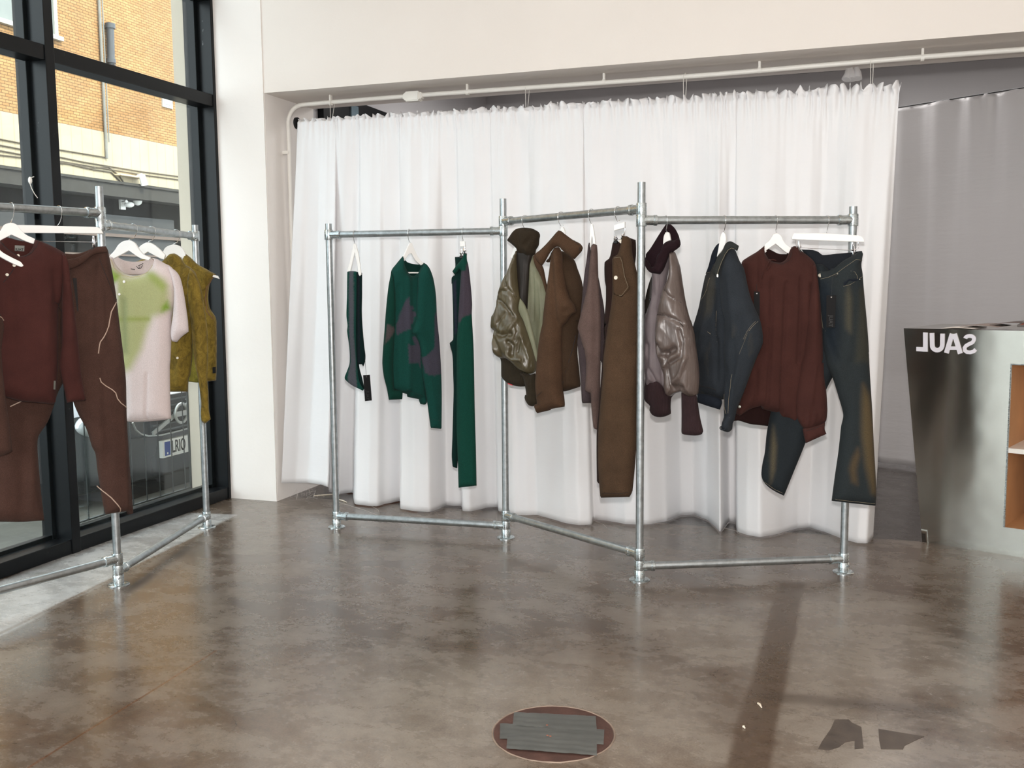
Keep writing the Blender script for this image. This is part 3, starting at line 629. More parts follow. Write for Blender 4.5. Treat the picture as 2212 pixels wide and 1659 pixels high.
# board lying behind the curtain's lifted hem
mb = MB(); a = onz(668, 1052, .02); mb.box((.24, .42, .02), (.72, .46, .14), bev=.004); tag(recenter(mb.build('wooden_board', plain('orange_brown_wood', (168, 96, 58), .6))), 'orange brown board behind the lifted curtain corner', 'board')

# ------------------------------------------------------------------ metal counter
ca, cb2 = onz(1992, 1170), onz(2212, 1205); cd_ = (cb2-ca)/np.linalg.norm(cb2-ca); cn = np.array([cd_[1], -cd_[0], 0.])
print('counter dir', cd_, cn)
def cp(px, py, off=0.): return onp(px, py, ca+cn*off, cn)
M_CTR = None
m, nt, b, _ = newmat('brushed_steel_sheet'); v = coords(nt)
nt.links.new(ramp(nt, noisetex(nt, coords(nt, (1, 1, 1)), 2, 5), [(.3, lin((186, 180, 170))), (.7, lin((206, 200, 190)))]), b.inputs['Base Color'])
nt.links.new(ramp(nt, noisetex(nt, coords(nt, (1, 1, 1)), 2, 3), [(.3, (.19,)*3), (.7, (.22,)*3)]), b.inputs['Roughness'])
setb(b, metal=1., aniso=.9); b.inputs['Anisotropic Rotation'].default_value = .25; tg = N(nt, 'Tangent', direction_type='RADIAL', axis='Z'); nt.links.new(tg.outputs[0], b.inputs['Tangent']); bump(nt, b, noisetex(nt, v, 1.6, 3), .06, .06); M_CTR = m
tl = cp(1952, 709); H_ = tl[2]; wC = 1.9; dep = .62
ctr = empty('counter', ca+cd_*.8-cn*.3, 'tapered brushed metal counter with mirrored white lettering', 'counter')
def cq(u, z, off=0.): return ca+cd_*u+np.array([0, 0, z])+cn*off
utl = (tl-ca)@cd_; uo0 = (cp(2185, 790)-ca)@cd_; zo1 = cp(2185, 787)[2]; zo0 = cp(2188, 1141)[2]; zs = cp(2200, 975)[2]
us = np.linspace(0, wC, 40)
mb = MB()
def quad(a, b, c, d): return [a, b, c, d]
def bulge(u, z): return .012*math.sin(PI*min(1, max(0, z/H_)))*1.0-.02*math.exp(-((u-.12)/.10)**2)*0
def edgeu(z): return utl*z/H_
NZ = 16; uE = uo0
for (ua, ub, za, zb) in ((None, uE, 0, H_), (uE, wC, zo1, H_), (uE, wC, 0, zo0)):
    nu = 12
    vs = []
    for j in range(NZ+1):
        z = za+(zb-za)*j/NZ
        for i in range(nu+1):
            u0 = edgeu(z) if ua is None else ua
            uu = u0+(ub-u0)*i/nu
            vs.append(cq(uu, z))
    mb.add(vs, [(j*(nu+1)+i, j*(nu+1)+i+1, (j+1)*(nu+1)+i+1, (j+1)*(nu+1)+i) for j in range(NZ) for i in range(nu)])
mb.add([cq(0, 0), cq(utl, H_), cq(utl, H_, -dep), cq(0, 0, -dep)], [(0, 1, 2, 3)])
mb.add([cq(utl, H_), cq(wC, H_), cq(wC, H_, -dep), cq(utl, H_, -dep)], [(0, 1, 2, 3)])
mb.add([cq(0, 0, -dep), cq(utl, H_, -dep), cq(wC, H_, -dep), cq(wC, 0, -dep)], [(0, 1, 2, 3)])
mb.build('body', M_CTR, ctr, angle=50)
M_PLY = plain('warm_plywood', (196, 148, 104), .55, 0, .15, 3)
mb = MB()
for (a, b2, c, d) in ((cq(uE, zo0, 0), cq(uE, zo1, 0), cq(uE, zo1, -.5), cq(uE, zo0, -.5)), (cq(uE, zo0, -.5), cq(uE, zo1, -.5), cq(wC, zo1, -.5), cq(wC, zo0, -.5)), (cq(uE, zo0, 0), cq(wC, zo0, 0), cq(wC, zo0, -.5), cq(uE, zo0, -.5)), (cq(uE, zo1, 0), cq(wC, zo1, 0), cq(wC, zo1, -.5), cq(uE, zo1, -.5))):
    mb.add([a, b2, c, d], [(0, 1, 2, 3)])
mb.build('shelf_recess', M_PLY, ctr, smooth=False)
mb = MB(); mb.slab([cq(uE, zs, .004), cq(wC, zs, .004), cq(wC, zs, -.48), cq(uE, zs, -.48)], (0, 0, 1), .022); mb.build('shelf', M_WHITEP, ctr, smooth=False)
mb = MB(); mb.tube([cq(uE, zo0, .004), cq(uE, zo1, .004), cq(wC, zo1, .004)], .005, 6); mb.build('edge_trim', M_FIT, ctr)
mb = MB(); mb.slab([cq(uE+.14, zo0+.01, -.2), cq(uE+.5, zo0+.01, -.2), cq(uE+.5, zs-.03, -.2), cq(uE+.14, zs-.03, -.2)], cn, .02); mb.build('back_panel', M_PLY, ctr, smooth=False)
# white mirrored letters L U A S as seen from the front
LT = (1880, 660, 2.964)
def lp(x, y): return cp(*K(LT, (x, y))[0], .003)
_lt = [0]
def poly(mb, pts, t=.003):
    _lt[0] += 1; mb.slab([lp(*p) for p in pts], cn, t+.00025*(_lt[0] % 7))
M_LET = plain('white_vinyl', (226, 224, 232), .45, 0, .02)
mb = MB(); poly(mb, [(338, 172), (367, 174), (367, 296), (338, 295)]); poly(mb, [(295, 264), (340, 266), (340, 295), (295, 292)]); mb.build('letter', M_LET, ctr, smooth=False)
def ribbon(mb, pts, w):
    P = [np.array(p, float) for p in pts]; L_, R_ = [], []
    for i, p in enumerate(P):
        t = P[min(i+1, len(P)-1)]-P[max(i-1, 0)]; t /= np.linalg.norm(t); n = np.array([-t[1], t[0]])*w/2; L_.append(p+n); R_.append(p-n)
    for i in range(len(P)-1): poly(mb, [L_[i], L_[i+1], R_[i+1], R_[i]])
mb = MB(); ribbon(mb, [(394, 176), (396, 250)]+[(428-32*math.cos(a)*1., 255+31*math.sin(a)) for a in [PI*k/12 for k in range(1, 12)]]+[(461, 250), (462, 180)], 28); mb.build('letter', M_LET, ctr, smooth=False)
mb = MB(); ribbon(mb, [(487, 304), (524, 181)], 30); ribbon(mb, [(576, 308), (538, 181)], 30); poly(mb, [(505, 262), (562, 262), (570, 284), (498, 284)]); poly(mb, [(512, 181), (552, 181), (548, 200), (516, 200)]); mb.build('letter', M_LET, ctr, smooth=False)
sp = [(597, 208), (600, 207)]
arc1 = [(636-28*math.cos(a), 212-17*math.sin(a)) for a in [PI*.02+PI*k/10*.95 for k in range(11)]]
arc2 = [(663, 222), (655, 236), (632, 247), (612, 258), (603, 272), (605, 288), (618, 298), (640, 300), (662, 294), (674, 282)]
mb = MB(); ribbon(mb, arc1+arc2, 24); mb.build('letter', M_LET, ctr, smooth=False)
# papers on the counter top
random.seed(5)
PP = [(2035, 2120, 'pale leaflet'), (2075, 2175, 'brown grey leaflet'), (2110, 2230, 'dark leaflet')]
for k, (xa, xb, cc) in enumerate([(2030, 2100, (205, 196, 188)), (2068, 2150, (140, 124, 116)), (2130, 2240, (96, 82, 76))]):
    u0 = (cp(xa, 708)-ca)@cd_; u1 = (cp(xb, 708)-ca)@cd_; nn = 12; top_, bot = [], []
    for i in range(nn+1):
        u = u0+(u1-u0)*i/nn; z = H_+.004+k*.010+.010*math.sin(PI*i/nn)*(.4+k*.4)
        top_.append(cq(u, z, -.02-k*.02)); bot.append(cq(u, z, -.26-k*.03))
    mb = MB(); mb.add(top_+bot, [(i, i+1, nn+1+i+1, nn+1+i) for i in range(nn)]); o = mb.build('leaflet', plain('leaflet_%d' % k, cc, .7)); o.modifiers.new('t', 'SOLIDIFY').thickness = .002
    tag(recenter(o), ['palest leaflet, nearest the lettering on the metal counter', 'middle grey brown leaflet lying on the metal counter', 'dark curling leaflet lying furthest right on the metal counter'][k], 'leaflet')
u0 = (cp(2186, 700)-ca)@cd_; mb = MB()
for k in range(3): mb.tube([cq(u0+.0+.01*k, H_+.02, -.1), cq(u0+.04, H_+.045-.008*k, -.1), cq(u0+.10, H_+.058-.012*k, -.1), cq(u0+.22, H_+.060-.014*k, -.1), cq(u0+.3, H_+.02, -.1)], .004, 6, mi=k % 2)
mb.tube([cq(u0, H_+.019, -.1), cq(u0+.3, H_+.019, -.1)], .006, 8)
tag(recenter(mb.build('magazine_roll', [plain('grey_paper', (120, 114, 110), .7), plain('red_paper', (170, 92, 74), .7)])), 'curled grey and red magazine on the metal counter at the frame edge', 'magazine')

# ------------------------------------------------------------------ manhole
mc = (onz(1067, 1585)+onz(1325, 1585))/2; mc2 = (onz(1195, 1523)+onz(1195, 1648))/2
mc = np.array([(mc[0]+mc2[0])/2, (mc[1]+mc2[1])/2, 0]); R0 = .178
mh = empty('manhole_cover', mc, 'round rusty floor cover patched with grey tape', 'manhole cover')
M_RUST = plain('rusty_iron', (84, 58, 50), .75, .2, .35, 12, .5, 60); M_TAPE = plain('grey_duct_tape', (88, 89, 86), .42, .1, .16, 9, .25, 30)
mb = MB(); mb.lathe(mc, [(0.001, .0005), (R0-.004, .0005), (R0-.004, .002), (0.001, .002)][::1], 64); mb.build('plate', M_RUST, mh)
mb = MB(); mb.tube([(mc[0]+R0*math.cos(a), mc[1]+R0*math.sin(a), .001+.0015*noise.noise((a*6, 0, 0))) for a in [2*PI*k/90 for k in range(91)]], .0022, 6, cap=False); mb.build('rim', plain('worn_rim', (140, 122, 108), .7, 0, .3, 14), mh)
cm = (1000, 1460, 5.53)
for k, q in enumerate(([(445, 565), (600, 590), (1690, 640), (1680, 820), (440, 750)], [(610, 440), (1585, 485), (1600, 665), (595, 600)], [(535, 720), (1600, 800), (1600, 965), (520, 880)])):
    pts = [onz(x, y, .004) for x, y in K(cm, *q)]
    A_, B_ = (pts[0], pts[-1]); C_, D_ = ((pts[2], pts[3]) if k == 0 else (pts[1], pts[2])); nu, nv = 30, 10; vs = []
    for j in range(nv+1):
        for i in range(nu+1):
            p = (A_*(1-i/nu)+C_*(i/nu))*(1-j/nv)+(B_*(1-i/nu)+D_*(i/nu))*(j/nv)
            z = .0035+[0, .002, .0035][k]+.0028*abs(math.sin(j*.95+noise.noise((i*.2, k, 0))))+.001*noise.noise((i*.5, j*.8, k))
            vs.append((p[0], p[1], z))
    mb = MB(); mb.add(vs, [(j*(nu+1)+i, j*(nu+1)+i+1, (j+1)*(nu+1)+i+1, (j+1)*(nu+1)+i) for j in range(nv) for i in range(nu)]); mb.build('tape_strip', M_TAPE, mh)
mb = MB()
for q in ((1005, 577), (1010, 700), (1045, 710)): p = onz(*K(cm, q)[0], .012); mb.lathe((p[0], p[1], .009), [(.002, 0), (.0035, .0005), (.002, .001)], 8)
mb.build('paint_fleck', plain('orange_fleck', (168, 98, 72), .6), mh)
# debris on the floor
M_SCR = plain('cream_scrap', (226, 214, 196), .7)
for a, b3, lab in (((1637, 1521), (1645, 1530), 'small cream splinter on the floor, nearest the front right'), ((1604, 1572), (1609, 1575), 'tiny pale crumb on the floor left of the splinter'), ((678, 1072), (735, 1068), 'white strip of scrap on the floor behind the left rack post'), ((732, 1080), (749, 1086), 'short curved cream scrap right of the left rack post')):
    p, q = onz(*a), onz(*b3); mb = MB(); mb.tube([p+np.array([0, 0, .003]), (p+q)/2+np.array([0, .004, .004]), q+np.array([0, 0, .003])], [.003, .004, .002], 6); tag(recenter(mb.build('floor_scrap', M_SCR)), lab, 'scrap')
mb = MB(); random.seed(11)
for k in range(16):
    p = onz(random.uniform(640, 690), random.uniform(1060, 1082)); pts = [p+np.array([random.uniform(-.06, .06)*t, random.uniform(-.03, .03)*t, .002+.05*math.sin(PI*t)*random.random()]) for t in (0, .5, 1, 1.4)]
    mb.tube(pts, .0006, 4)
for a, b3 in (((1280, 1124), (1310, 1140)), ((800, 1092), (820, 1110)), ((730, 1085), (830, 1118)), ((1560, 1140), (1600, 1152))):
    p, q = onz(*a), onz(*b3); mb.tube([p+np.array([0, 0, .001]), (p+q)/2+np.array([.02, 0, .001]), q+np.array([0, 0, .001])], .0006, 4)
th = mb.build('loose_threads', plain('pale_thread', (220, 212, 205), .8)); tag(recenter(th), 'loose pale threads lying along the curtain hem', 'thread', kind='stuff')
# small dark repair patches in the slab
for pts, lab in (([(1100, 965), (1180, 965), (1200, 985), (1255, 1010), (1268, 1135), (1215, 1140), (1215, 1090), (1160, 1100), (1120, 1130), (1060, 1148), (1000, 1140), (1020, 1100), (1075, 1020)], 0), ([(1355, 1020), (1470, 1040), (1625, 1065), (1560, 1095), (1510, 1120), (1500, 1142), (1370, 1140), (1360, 1090)], 1)):
    P_ = [onz(x, y) for x, y in K((1400, 1200, 2.724), *pts)]; mb = MB(); mb.slab([p+np.array([0, 0, .0002]) for p in P_], (0, 0, 1), .0012); o = mb.build('trim_%d' % (7+lab), plain('dark_repair_screed', (74, 64, 56), .5, 0, .25, 20, .2, 80)); o['kind'] = 'structure'
# ------------------------------------------------------------------ pipe racks
PR = .0170
def rack(name, label, posts, secs):
    cx = sum(p[0] for p in posts)/len(posts); cy = sum(p[1] for p in posts)/len(posts)
    root = empty(name, (cx, cy, 0), label, 'clothes rack', 'galvanised pipe clothes racks')
    for (x, y, top) in posts:
        m = MB(); m.lathe((x, y, 0), [(PR-.003, .012), (PR, .012), (PR, top), (PR-.0035, top), (PR-.0035, top-.03)], 20); m.build('post', M_STEEL, root)
        m = MB(); m.lathe((x, y, 0), [(.001, 0), (.046, 0), (.046, .004), (.043, .0065), (.0235, .007), (.0235, .047), (.0215, .0495), (PR, .0495)], 32)
        for k in range(4): a = k*PI/2+.6; m.lathe((x+.035*math.cos(a), y+.035*math.sin(a), .006), [(.004, 0), (.004, .002)], 8)
        m.tube([(x+.012*AR[0]-.02*AF[0], y+.012*AR[1]-.02*AF[1], .036), (x+.014*AR[0]-.028*AF[0], y+.014*AR[1]-.028*AF[1], .036)], .005, 8)
        m.build('floor_flange', M_FIT, root)
    for (i, j, zl, zu) in secs:
        a = np.array([posts[i][0], posts[i][1], 0.]); b_ = np.array([posts[j][0], posts[j][1], 0.]); d = (b_-a)/np.linalg.norm(b_-a)
        for z in (zl, zu):
            zz = np.array([0, 0, z]); m = MB(); m.tube([a+d*.03+zz, (a+b_)/2+zz, b_-d*.03+zz], PR, 20); m.build('rail', M_STEEL, root)
            for e, dd in ((a, d), (b_, -d)):
                m = MB(); m.lathe(e+np.array([0, 0, z-.026]), [(PR, 0), (.0215, 0), (.0225, .003), (.0225, .049), (.0215, .052), (PR, .052)], 24)
                m.tube([e+dd*.008+zz, e+dd*.052+zz, e+dd*.054+zz, e+dd*.066+zz, e+dd*.068+zz], [.0205, .0205, .0232, .0232, .0205], 20)
                m.build('pipe_fitting', M_FIT, root)
    return root
HP = {1: (.660, -.465), 2: (1.608, -.405), 3: (2.405, -.915), 4: (3.255, -.529), 5: (.242, -1.659), 6: (-.013, -.678), 7: (.0, -2.57)}
TE, TM = 1.623, 1.7235; R0l, R0u, R1l, R1u = .0632, 1.5653, .1182, 1.6118
rack('clothes_rack', 'long zigzag pipe rack with four posts in front of the white curtain', [(*HP[1], TE), (*HP[2], TM), (*HP[3], TM), (*HP[4], TE)], [(0, 1, R0l, R0u), (1, 2, R1l, R1u), (2, 3, R0l, R0u)])
rack('clothes_rack', 'pipe rack by the window on the left, cut by the frame', [(*HP[6], TE), (*HP[5], TM), (*HP[7], TE)], [(0, 1, R0l, R0u), (1, 2, R1l, R1u)])
RAILS = {'A': (HP[1], HP[2], R0u), 'B': (HP[2], HP[3], R1u), 'C': (HP[3], HP[4], R0u), 'D': (HP[7], HP[5], R1u), 'E': (HP[5], HP[6], R0u)}

# ------------------------------------------------------------------ frames for hanging things
class Frame:
    def __init__(s, rail, px, phi, shift=0.):
        a, b_, z = RAILS[rail]; a = np.array([*a, 0.]); b_ = np.array([*b_, 0.]); d = (b_-a)/np.linalg.norm(b_-a)
        n = np.array([d[1], -d[0], 0.]); s.rail_d = d
        y0 = 450
        P = onp(px, y0, a, n); s.P = np.array([P[0], P[1], z])
        s.rn = n if n@(CAM-s.P) > 0 else -n
        v = s.P-CAM; v[2] = 0; v /= np.linalg.norm(v)
        r = np.array([v[1], -v[0], 0.]); p = math.radians(phi)
        s.w = np.array([r[0]*math.cos(p)+r[1]*math.sin(p), -r[0]*math.sin(p)+r[1]*math.cos(p), 0.])
        s.n = np.array([s.w[1], -s.w[0], 0.])
        if s.n@(CAM-s.P) < 0: s.n = -s.n
        s.H = s.P; s.P = s.P+s.n*shift
    def at(s, px, py, off=0.): return onp(px, py, s.P+s.n*off, s.n)
    def uv(s, pts, off=0.):
        out = []
        for x, y in pts:
            q = s.at(x, y, off)-s.P; out.append((q@s.w, q[2]))
        return np.array(out)
def crom(pts, g, sharp=55):
    P = np.array(pts, float); n = len(P); cs = []
    for i in range(n):
        a = P[i]-P[i-1]; b = P[(i+1) % n]-P[i]; c = (a@b)/(np.linalg.norm(a)*np.linalg.norm(b)+1e-12)
        cs.append(math.degrees(math.acos(max(-1, min(1, c)))) > sharp)
    out = []
    for i in range(n):
        p1, p2 = P[i], P[(i+1) % n]; m1 = np.zeros(2) if False else ((p2-P[i-1])/2 if not cs[i] else (p2-p1)); m2 = ((P[(i+2) % n]-p1)/2 if not cs[(i+1) % n] else (p2-p1))
        L = np.linalg.norm(p2-p1); k = max(1, int(L/g))
        m1 = m1*min(1, L/(np.linalg.norm(m1)+1e-9)); m2 = m2*min(1, L/(np.linalg.norm(m2)+1e-9))
        for j in range(k):
            t = j/k; out.append((2*t**3-3*t**2+1)*p1+(t**3-2*t**2+t)*m1+(-2*t**3+3*t**2)*p2+(t**3-t**2)*m2)
    return np.array(out)
def inside(P, Q):
    x, y = Q[:, 0], Q[:, 1]; r = np.zeros(len(Q), bool); n = len(P)
    for i in range(n):
        x1, y1 = P[i]; x2, y2 = P[(i+1) % n]
        if y1 == y2: continue
        c = ((y1 > y) != (y2 > y)) & (x < (x2-x1)*(y-y1)/(y2-y1)+x1); r ^= c
    return r
def segdist(P, Q, closed=True):
    P = np.asarray(P); n = len(P); d = np.full(len(Q), 1e9); m = n if closed else n-1
    for i in range(m):
        a = P[i]; b = P[(i+1) % n]; ab = b-a; L = ab@ab+1e-12; t = np.clip(((Q-a)@ab)/L, 0, 1)
        d = np.minimum(d, np.linalg.norm(Q-(a+t[:, None]*ab), axis=1))
    return d
class Piece: pass
def cloth(fr, name, px, mat, parent, T=.03, off=0., R=None, g=.011, folds=(), nz=.004, fu=9., fv=2.2, nz2=.0, seed=0, paint=None, base=None, back=.7, label=None, sub=None, vert=True):
    """a sewn piece: outline in the garment's own plane, filled out to a closed rounded body with folds"""
    uv = fr.uv(px, off); B = crom(uv, g); R = R or T*1.3
    mn, mx = B.min(0), B.max(0)
    gx = np.arange(mn[0], mx[0], g); gy = np.arange(mn[1], mx[1], g*1.15)
    G = np.array([(x+(g/2 if j % 2 else 0), y) for j, y in enumerate(gy) for x in gx]); rs = np.random.RandomState(seed+1)
    G = G+rs.uniform(-.12, .12, G.shape)*g
    k = inside(B, G); G = G[k]; dd = segdist(B, G); G = G[dd > g*1.35]
    tn = np.roll(B, -1, 0)-np.roll(B, 1, 0); nn = np.stack([-tn[:, 1], tn[:, 0]], 1); nn /= (np.linalg.norm(nn, axis=1)[:, None]+1e-9)
    area = np.sum(B[:, 0]*np.roll(B[:, 1], -1)-np.roll(B[:, 0], -1)*B[:, 1]); nn *= (1 if area > 0 else -1)
    rings = []
    for kk in (.28, .8):
        Rg = B+nn*g*kk; ok = inside(B, Rg); dr = segdist(B, Rg); rings.append(Rg[ok & (dr > g*kk*.9)])
    G = np.vstack([G]+rings)
    V = [tuple(p) for p in B]+[tuple(p) for p in G]; nb = len(B)
    r = delaunay_2d_cdt([Vector(p) for p in V], [], [list(range(nb))], 1, 1e-7)
    v2 = np.array([[p.x, p.y] for p in r[0]]); tri = r[2]
    cen = np.array([v2[list(t)].mean(0) for t in tri]); ki = inside(B, cen); tri = [t for t, q in zip(tri, ki) if q]
    d = segdist(B, v2); onb = d < 1e-5
    FO = [(fr.uv(f[0], off), f[1], f[2]) for f in folds]
    ph = random.Random(seed).uniform(0, 50)
    def height(q, d):
        e = np.clip(d/R, 0, 1); h = T*np.sqrt(1-(1-e)**2)
        fade = np.clip(d/.02, 0, 1); f = np.zeros(len(q))
        for pl, wd_, am in FO:
            ds = segdist(pl, q, False); f += am*np.exp(-(ds/wd_)**2)
        if nz: f += nz*np.array([noise.noise((a*fu+ph, b*fv, ph))+.4*noise.noise((a*fu*2.3, b*fv*2+ph, ph+5)) for a, b in q])*(1.4)
        if nz2: f += nz2*np.array([1-2*abs(noise.noise((a*16+b*5, b*9+ph, ph+a*4))) for a, b in q])
        return h+f*fade, h
    hf, hb = height(v2, d)
    F3 = fr.P+np.outer(v2[:, 0], fr.w)+np.outer(v2[:, 1], [0, 0, 1])+np.outer(hf+off, fr.n)
    Bk = fr.P+np.outer(v2[:, 0], fr.w)+np.outer(v2[:, 1], [0, 0, 1])+np.outer(-hb*back+off, fr.n)
    nV = len(v2); idx = {}; vs = list(F3); bi = []
    for i in range(nV):
        if onb[i]: bi.append(i)
        else: bi.append(len(vs)); vs.append(Bk[i])
    fs = [tuple(t) for t in tri]+[tuple(bi[i] for i in t[::-1]) for t in tri]
    org = np.array(world_loc(parent)) if parent is not None else np.zeros(3)
    me = bpy.data.meshes.new(name); me.from_pydata([tuple(v-org) for v in vs], [], fs); me.materials.append(mat)
    for p in me.polygons: p.use_smooth = True
    if paint is not None:
        bc = np.array(lin(base)); C = np.tile(bc, (nV, 1))
        for reg, cc, soft in paint:
            pu = fr.uv(reg, off); ins = inside(pu, v2); ds = segdist(pu, v2); sd = np.where(ins, ds, -ds)
            a = np.clip(.5+sd/(2*soft), 0, 1); a = (a*a*(3-2*a))[:, None]; C = C*(1-a)+np.array(lin(cc))*a
        at = me.attributes.new('Col', 'FLOAT_COLOR', 'POINT'); A = np.ones((len(vs), 4)); A[:nV, :3] = C
        for i in range(nV): A[bi[i], :3] = C[i]
        at.data.foreach_set('color', A.astype(np.float32).ravel())
    bm = bmesh.new(); bm.from_mesh(me); bmesh.ops.recalc_face_normals(bm, faces=bm.faces); bm.to_mesh(me); bm.free()
    o = bpy.data.objects.new(name, me); COL.objects.link(o)
    if parent is not None: o.parent = parent
    if label: o['label'] = label
    pc = Piece(); pc.o = o; pc.fr = fr; pc.off = off; pc.B = B; pc.height = height
    def surf(pts, lift=.001):
        q = fr.uv(pts, off); ds = segdist(B, q)*inside(B, q); h, _ = height(q, ds)
        return fr.P+np.outer(q[:, 0], fr.w)+np.outer(q[:, 1], [0, 0, 1])+np.outer(h+off+lift, fr.n)
    pc.surf = surf; return pc
def line(pc, pts, mat, name='seam', r=.0012, parent=None, n=6, lift=.0):
    P = np.array(pts, float); q = []
    for i in range(len(P)-1):
        L = np.linalg.norm(P[i+1]-P[i]); k = max(1, int(L/5))
        for j in range(k): q.append(P[i]+(P[i+1]-P[i])*j/k)
    q.append(P[-1]); s = pc.surf(q, lift); m = MB(); m.tube(s, r, n); return m.build(name, mat, parent or pc.o)
def button(pc, p, mat, r=.008, parent=None, name='button'):
    s = pc.surf([p], .0)[0]; m = MB(); m.lathe(s, [(r*.6, -.001), (r, 0), (r, .0025), (r*.8, .0035), (r*.5, .0028), (.0005, .0028)], 18, axis=pc.fr.n); return m.build(name, mat, parent or pc.o)
def patch(pc, pts, mat, name, lift=.002, t=.0015, parent=None):
    s = pc.surf(pts, lift); m = MB(); m.slab(s, pc.fr.n, t); return m.build(name, mat, parent or pc.o, smooth=False)
def hook(fr, neck, parent, off=0.):
    B_ = fr.at(*neck, off); c = fr.H; n = fr.rn; z = np.array([0, 0, 1.]); rr = .0205
    pts = [B_, (B_+c-z*.05)/2 if B_[2] < c[2]-.06 else B_+z*.004, c-z*.044+n*.003, c-z*.030+n*.012, c-z*.012+n*.0195]
    pts += [c+n*rr*math.cos(a)+z*rr*math.sin(a) for a in [PI*k/12 for k in range(0, 14)]]
    m = MB(); m.tube(pts, .0014, 8); return m.build('hook', M_CHROME, parent)
def hanger(fr, neck, polys, label, kind='wooden', t=.013, off=0., hk=True):
    root = empty('clothes_hanger', fr.P-np.array([0, 0, .25]), label, 'clothes hanger', 'white clothes hangers')
    for nm, pts, tt in polys:
        uvp = crom(fr.uv(pts, off), .006, 40); m = MB(); m.slab([fr.P+fr.w*a+np.array([0, 0, b])+fr.n*off for a, b in uvp], fr.n, tt)
        m.build(nm, M_HANG, root, bevel=.0018, angle=45)
    if hk: hook(fr, neck, root, off)
    return root
def arms(c, L, R, tc, ta, bow=.35):
    """outline of a shoulder hanger from its top centre and its two tips"""
    c, L, R = [np.array(q, float) for q in (c, L, R)]; out = []
    def q3(a, k, b, n, rev=False): return [tuple(a*(1-t)**2+2*k*t*(1-t)+b*t*t) for t in [i/n for i in range(n+1)]]
    kl = np.array([c[0]+(L[0]-c[0])*.42, c[1]+(L[1]-c[1])*.02]); kr = np.array([c[0]+(R[0]-c[0])*.42, c[1]+(R[1]-c[1])*.02])
    up = q3(L, kl, c, 8)[:-1]+q3(c, kr, R, 8)
    lo = [tuple(R+np.array([-(R[0]-c[0])*.02, ta])), tuple(c+(R-c)*.5+np.array([0, tc*.62])), tuple(c+np.array([0, tc])), tuple(c+(L-c)*.5+np.array([0, tc*.62])), tuple(L+np.array([-(L[0]-c[0])*.02, ta]))]
    return up+lo
def swing_tag(fr, top, quad, s0, label, off=.05, letters=True):
    root = empty('swing_tag', fr.at(*quad[3], off), label, 'price tag', 'black swing tags')
    P = [fr.at(*q, off) for q in quad]; m = MB(); m.slab(P, fr.n, .0016); m.build('card', M_BLACK, root, smooth=False, bevel=.0004)
    hp = (np.array(quad[0])+np.array(quad[1]))/2; h = fr.at(hp[0], hp[1]+4, off+.0005); m = MB(); m.tube([fr.at(*s0, off-.01), fr.at(*top, off), h+fr.n*.002], .0008, 6); m.build('string', M_DARK, root)
    m = MB(); m.lathe(h, [(.0028, -.001), (.0028, .0012)], 10, axis=fr.n); m.build('eyelet', M_CHROME, root)
    if letters:
        a = fr.at((quad[0][0]+quad[2][0])/2, quad[2][1]-(quad[2][1]-quad[0][1])*.2, off+.0012); hgt = abs(P[0][2]-P[2][2]); wd_ = np.linalg.norm((P[1]-P[0])[:2])
        text('tag_lettering', 'JUAT', min(wd_*.62, .022), a, (0, 0, -1), fr.w, M_INK, root, ext=.0004, bold=.0006)
    return root

A5, C6, C8 = (680, 460, 3.95), (580, 880, 4.022), (940, 470, 7.9)
p1, p2, m7, m8 = (1050, 480, 7.54), (1050, 680, 7.54), (1040, 380, 4.1475), (1040, 700, 2.765)
q3_, q4, d5, d6 = (1380, 470, 7.2125), (1380, 660, 5.72), (1480, 500, 6.911), (1480, 720, 6.911)
r2, r3 = (1580, 440, 4.879), (1580, 760, 3.19)
l2, l3, lL, g4, h5 = (0, 400, 4.424), (0, 775, 3.16), (0, 480, 6.38), (330, 520, 3.953), (0, 340, 5.027)
t1360 = (1360, 420, 2.962)

F_GRN = fabric('green_knit', (24, 76, 64), 'knit', paint=True)
F_OLV = fabric('olive_nylon', (92, 82, 58), 'satin'); F_OLVD = fabric('dark_olive_nylon', (42, 35, 29), 'taffeta'); F_LIN = fabric('sage_lining', (138, 138, 112), 'taffeta'); F_RIBO = fabric('olive_rib', (58, 50, 38), 'rib')
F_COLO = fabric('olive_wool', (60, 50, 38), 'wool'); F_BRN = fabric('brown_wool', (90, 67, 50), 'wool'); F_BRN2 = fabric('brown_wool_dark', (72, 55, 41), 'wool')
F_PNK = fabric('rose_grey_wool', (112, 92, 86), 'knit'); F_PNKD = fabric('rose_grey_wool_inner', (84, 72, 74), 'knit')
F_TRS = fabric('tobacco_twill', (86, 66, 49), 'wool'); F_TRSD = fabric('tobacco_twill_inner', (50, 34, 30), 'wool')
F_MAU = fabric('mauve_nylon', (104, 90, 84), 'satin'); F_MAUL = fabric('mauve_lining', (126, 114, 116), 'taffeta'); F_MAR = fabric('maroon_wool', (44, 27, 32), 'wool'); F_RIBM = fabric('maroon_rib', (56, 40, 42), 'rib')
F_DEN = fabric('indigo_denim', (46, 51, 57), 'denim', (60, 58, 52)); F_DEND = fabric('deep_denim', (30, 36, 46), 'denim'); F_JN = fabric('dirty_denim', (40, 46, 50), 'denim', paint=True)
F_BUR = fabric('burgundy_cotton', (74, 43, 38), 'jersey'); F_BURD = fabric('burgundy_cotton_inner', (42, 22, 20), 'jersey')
F_HEN = fabric('oxblood_jersey', (76, 42, 38), 'jersey'); F_L2 = fabric('umber_cotton', (84, 60, 52), 'wool'); F_TEE = fabric('tee_cotton', (218, 203, 200), 'jersey', paint=True); F_GLD = fabric('gold_velvet', (138, 116, 46), 'velvet'); F_GLDD = fabric('gold_velvet_inner', (150, 145, 62), 'velvet')
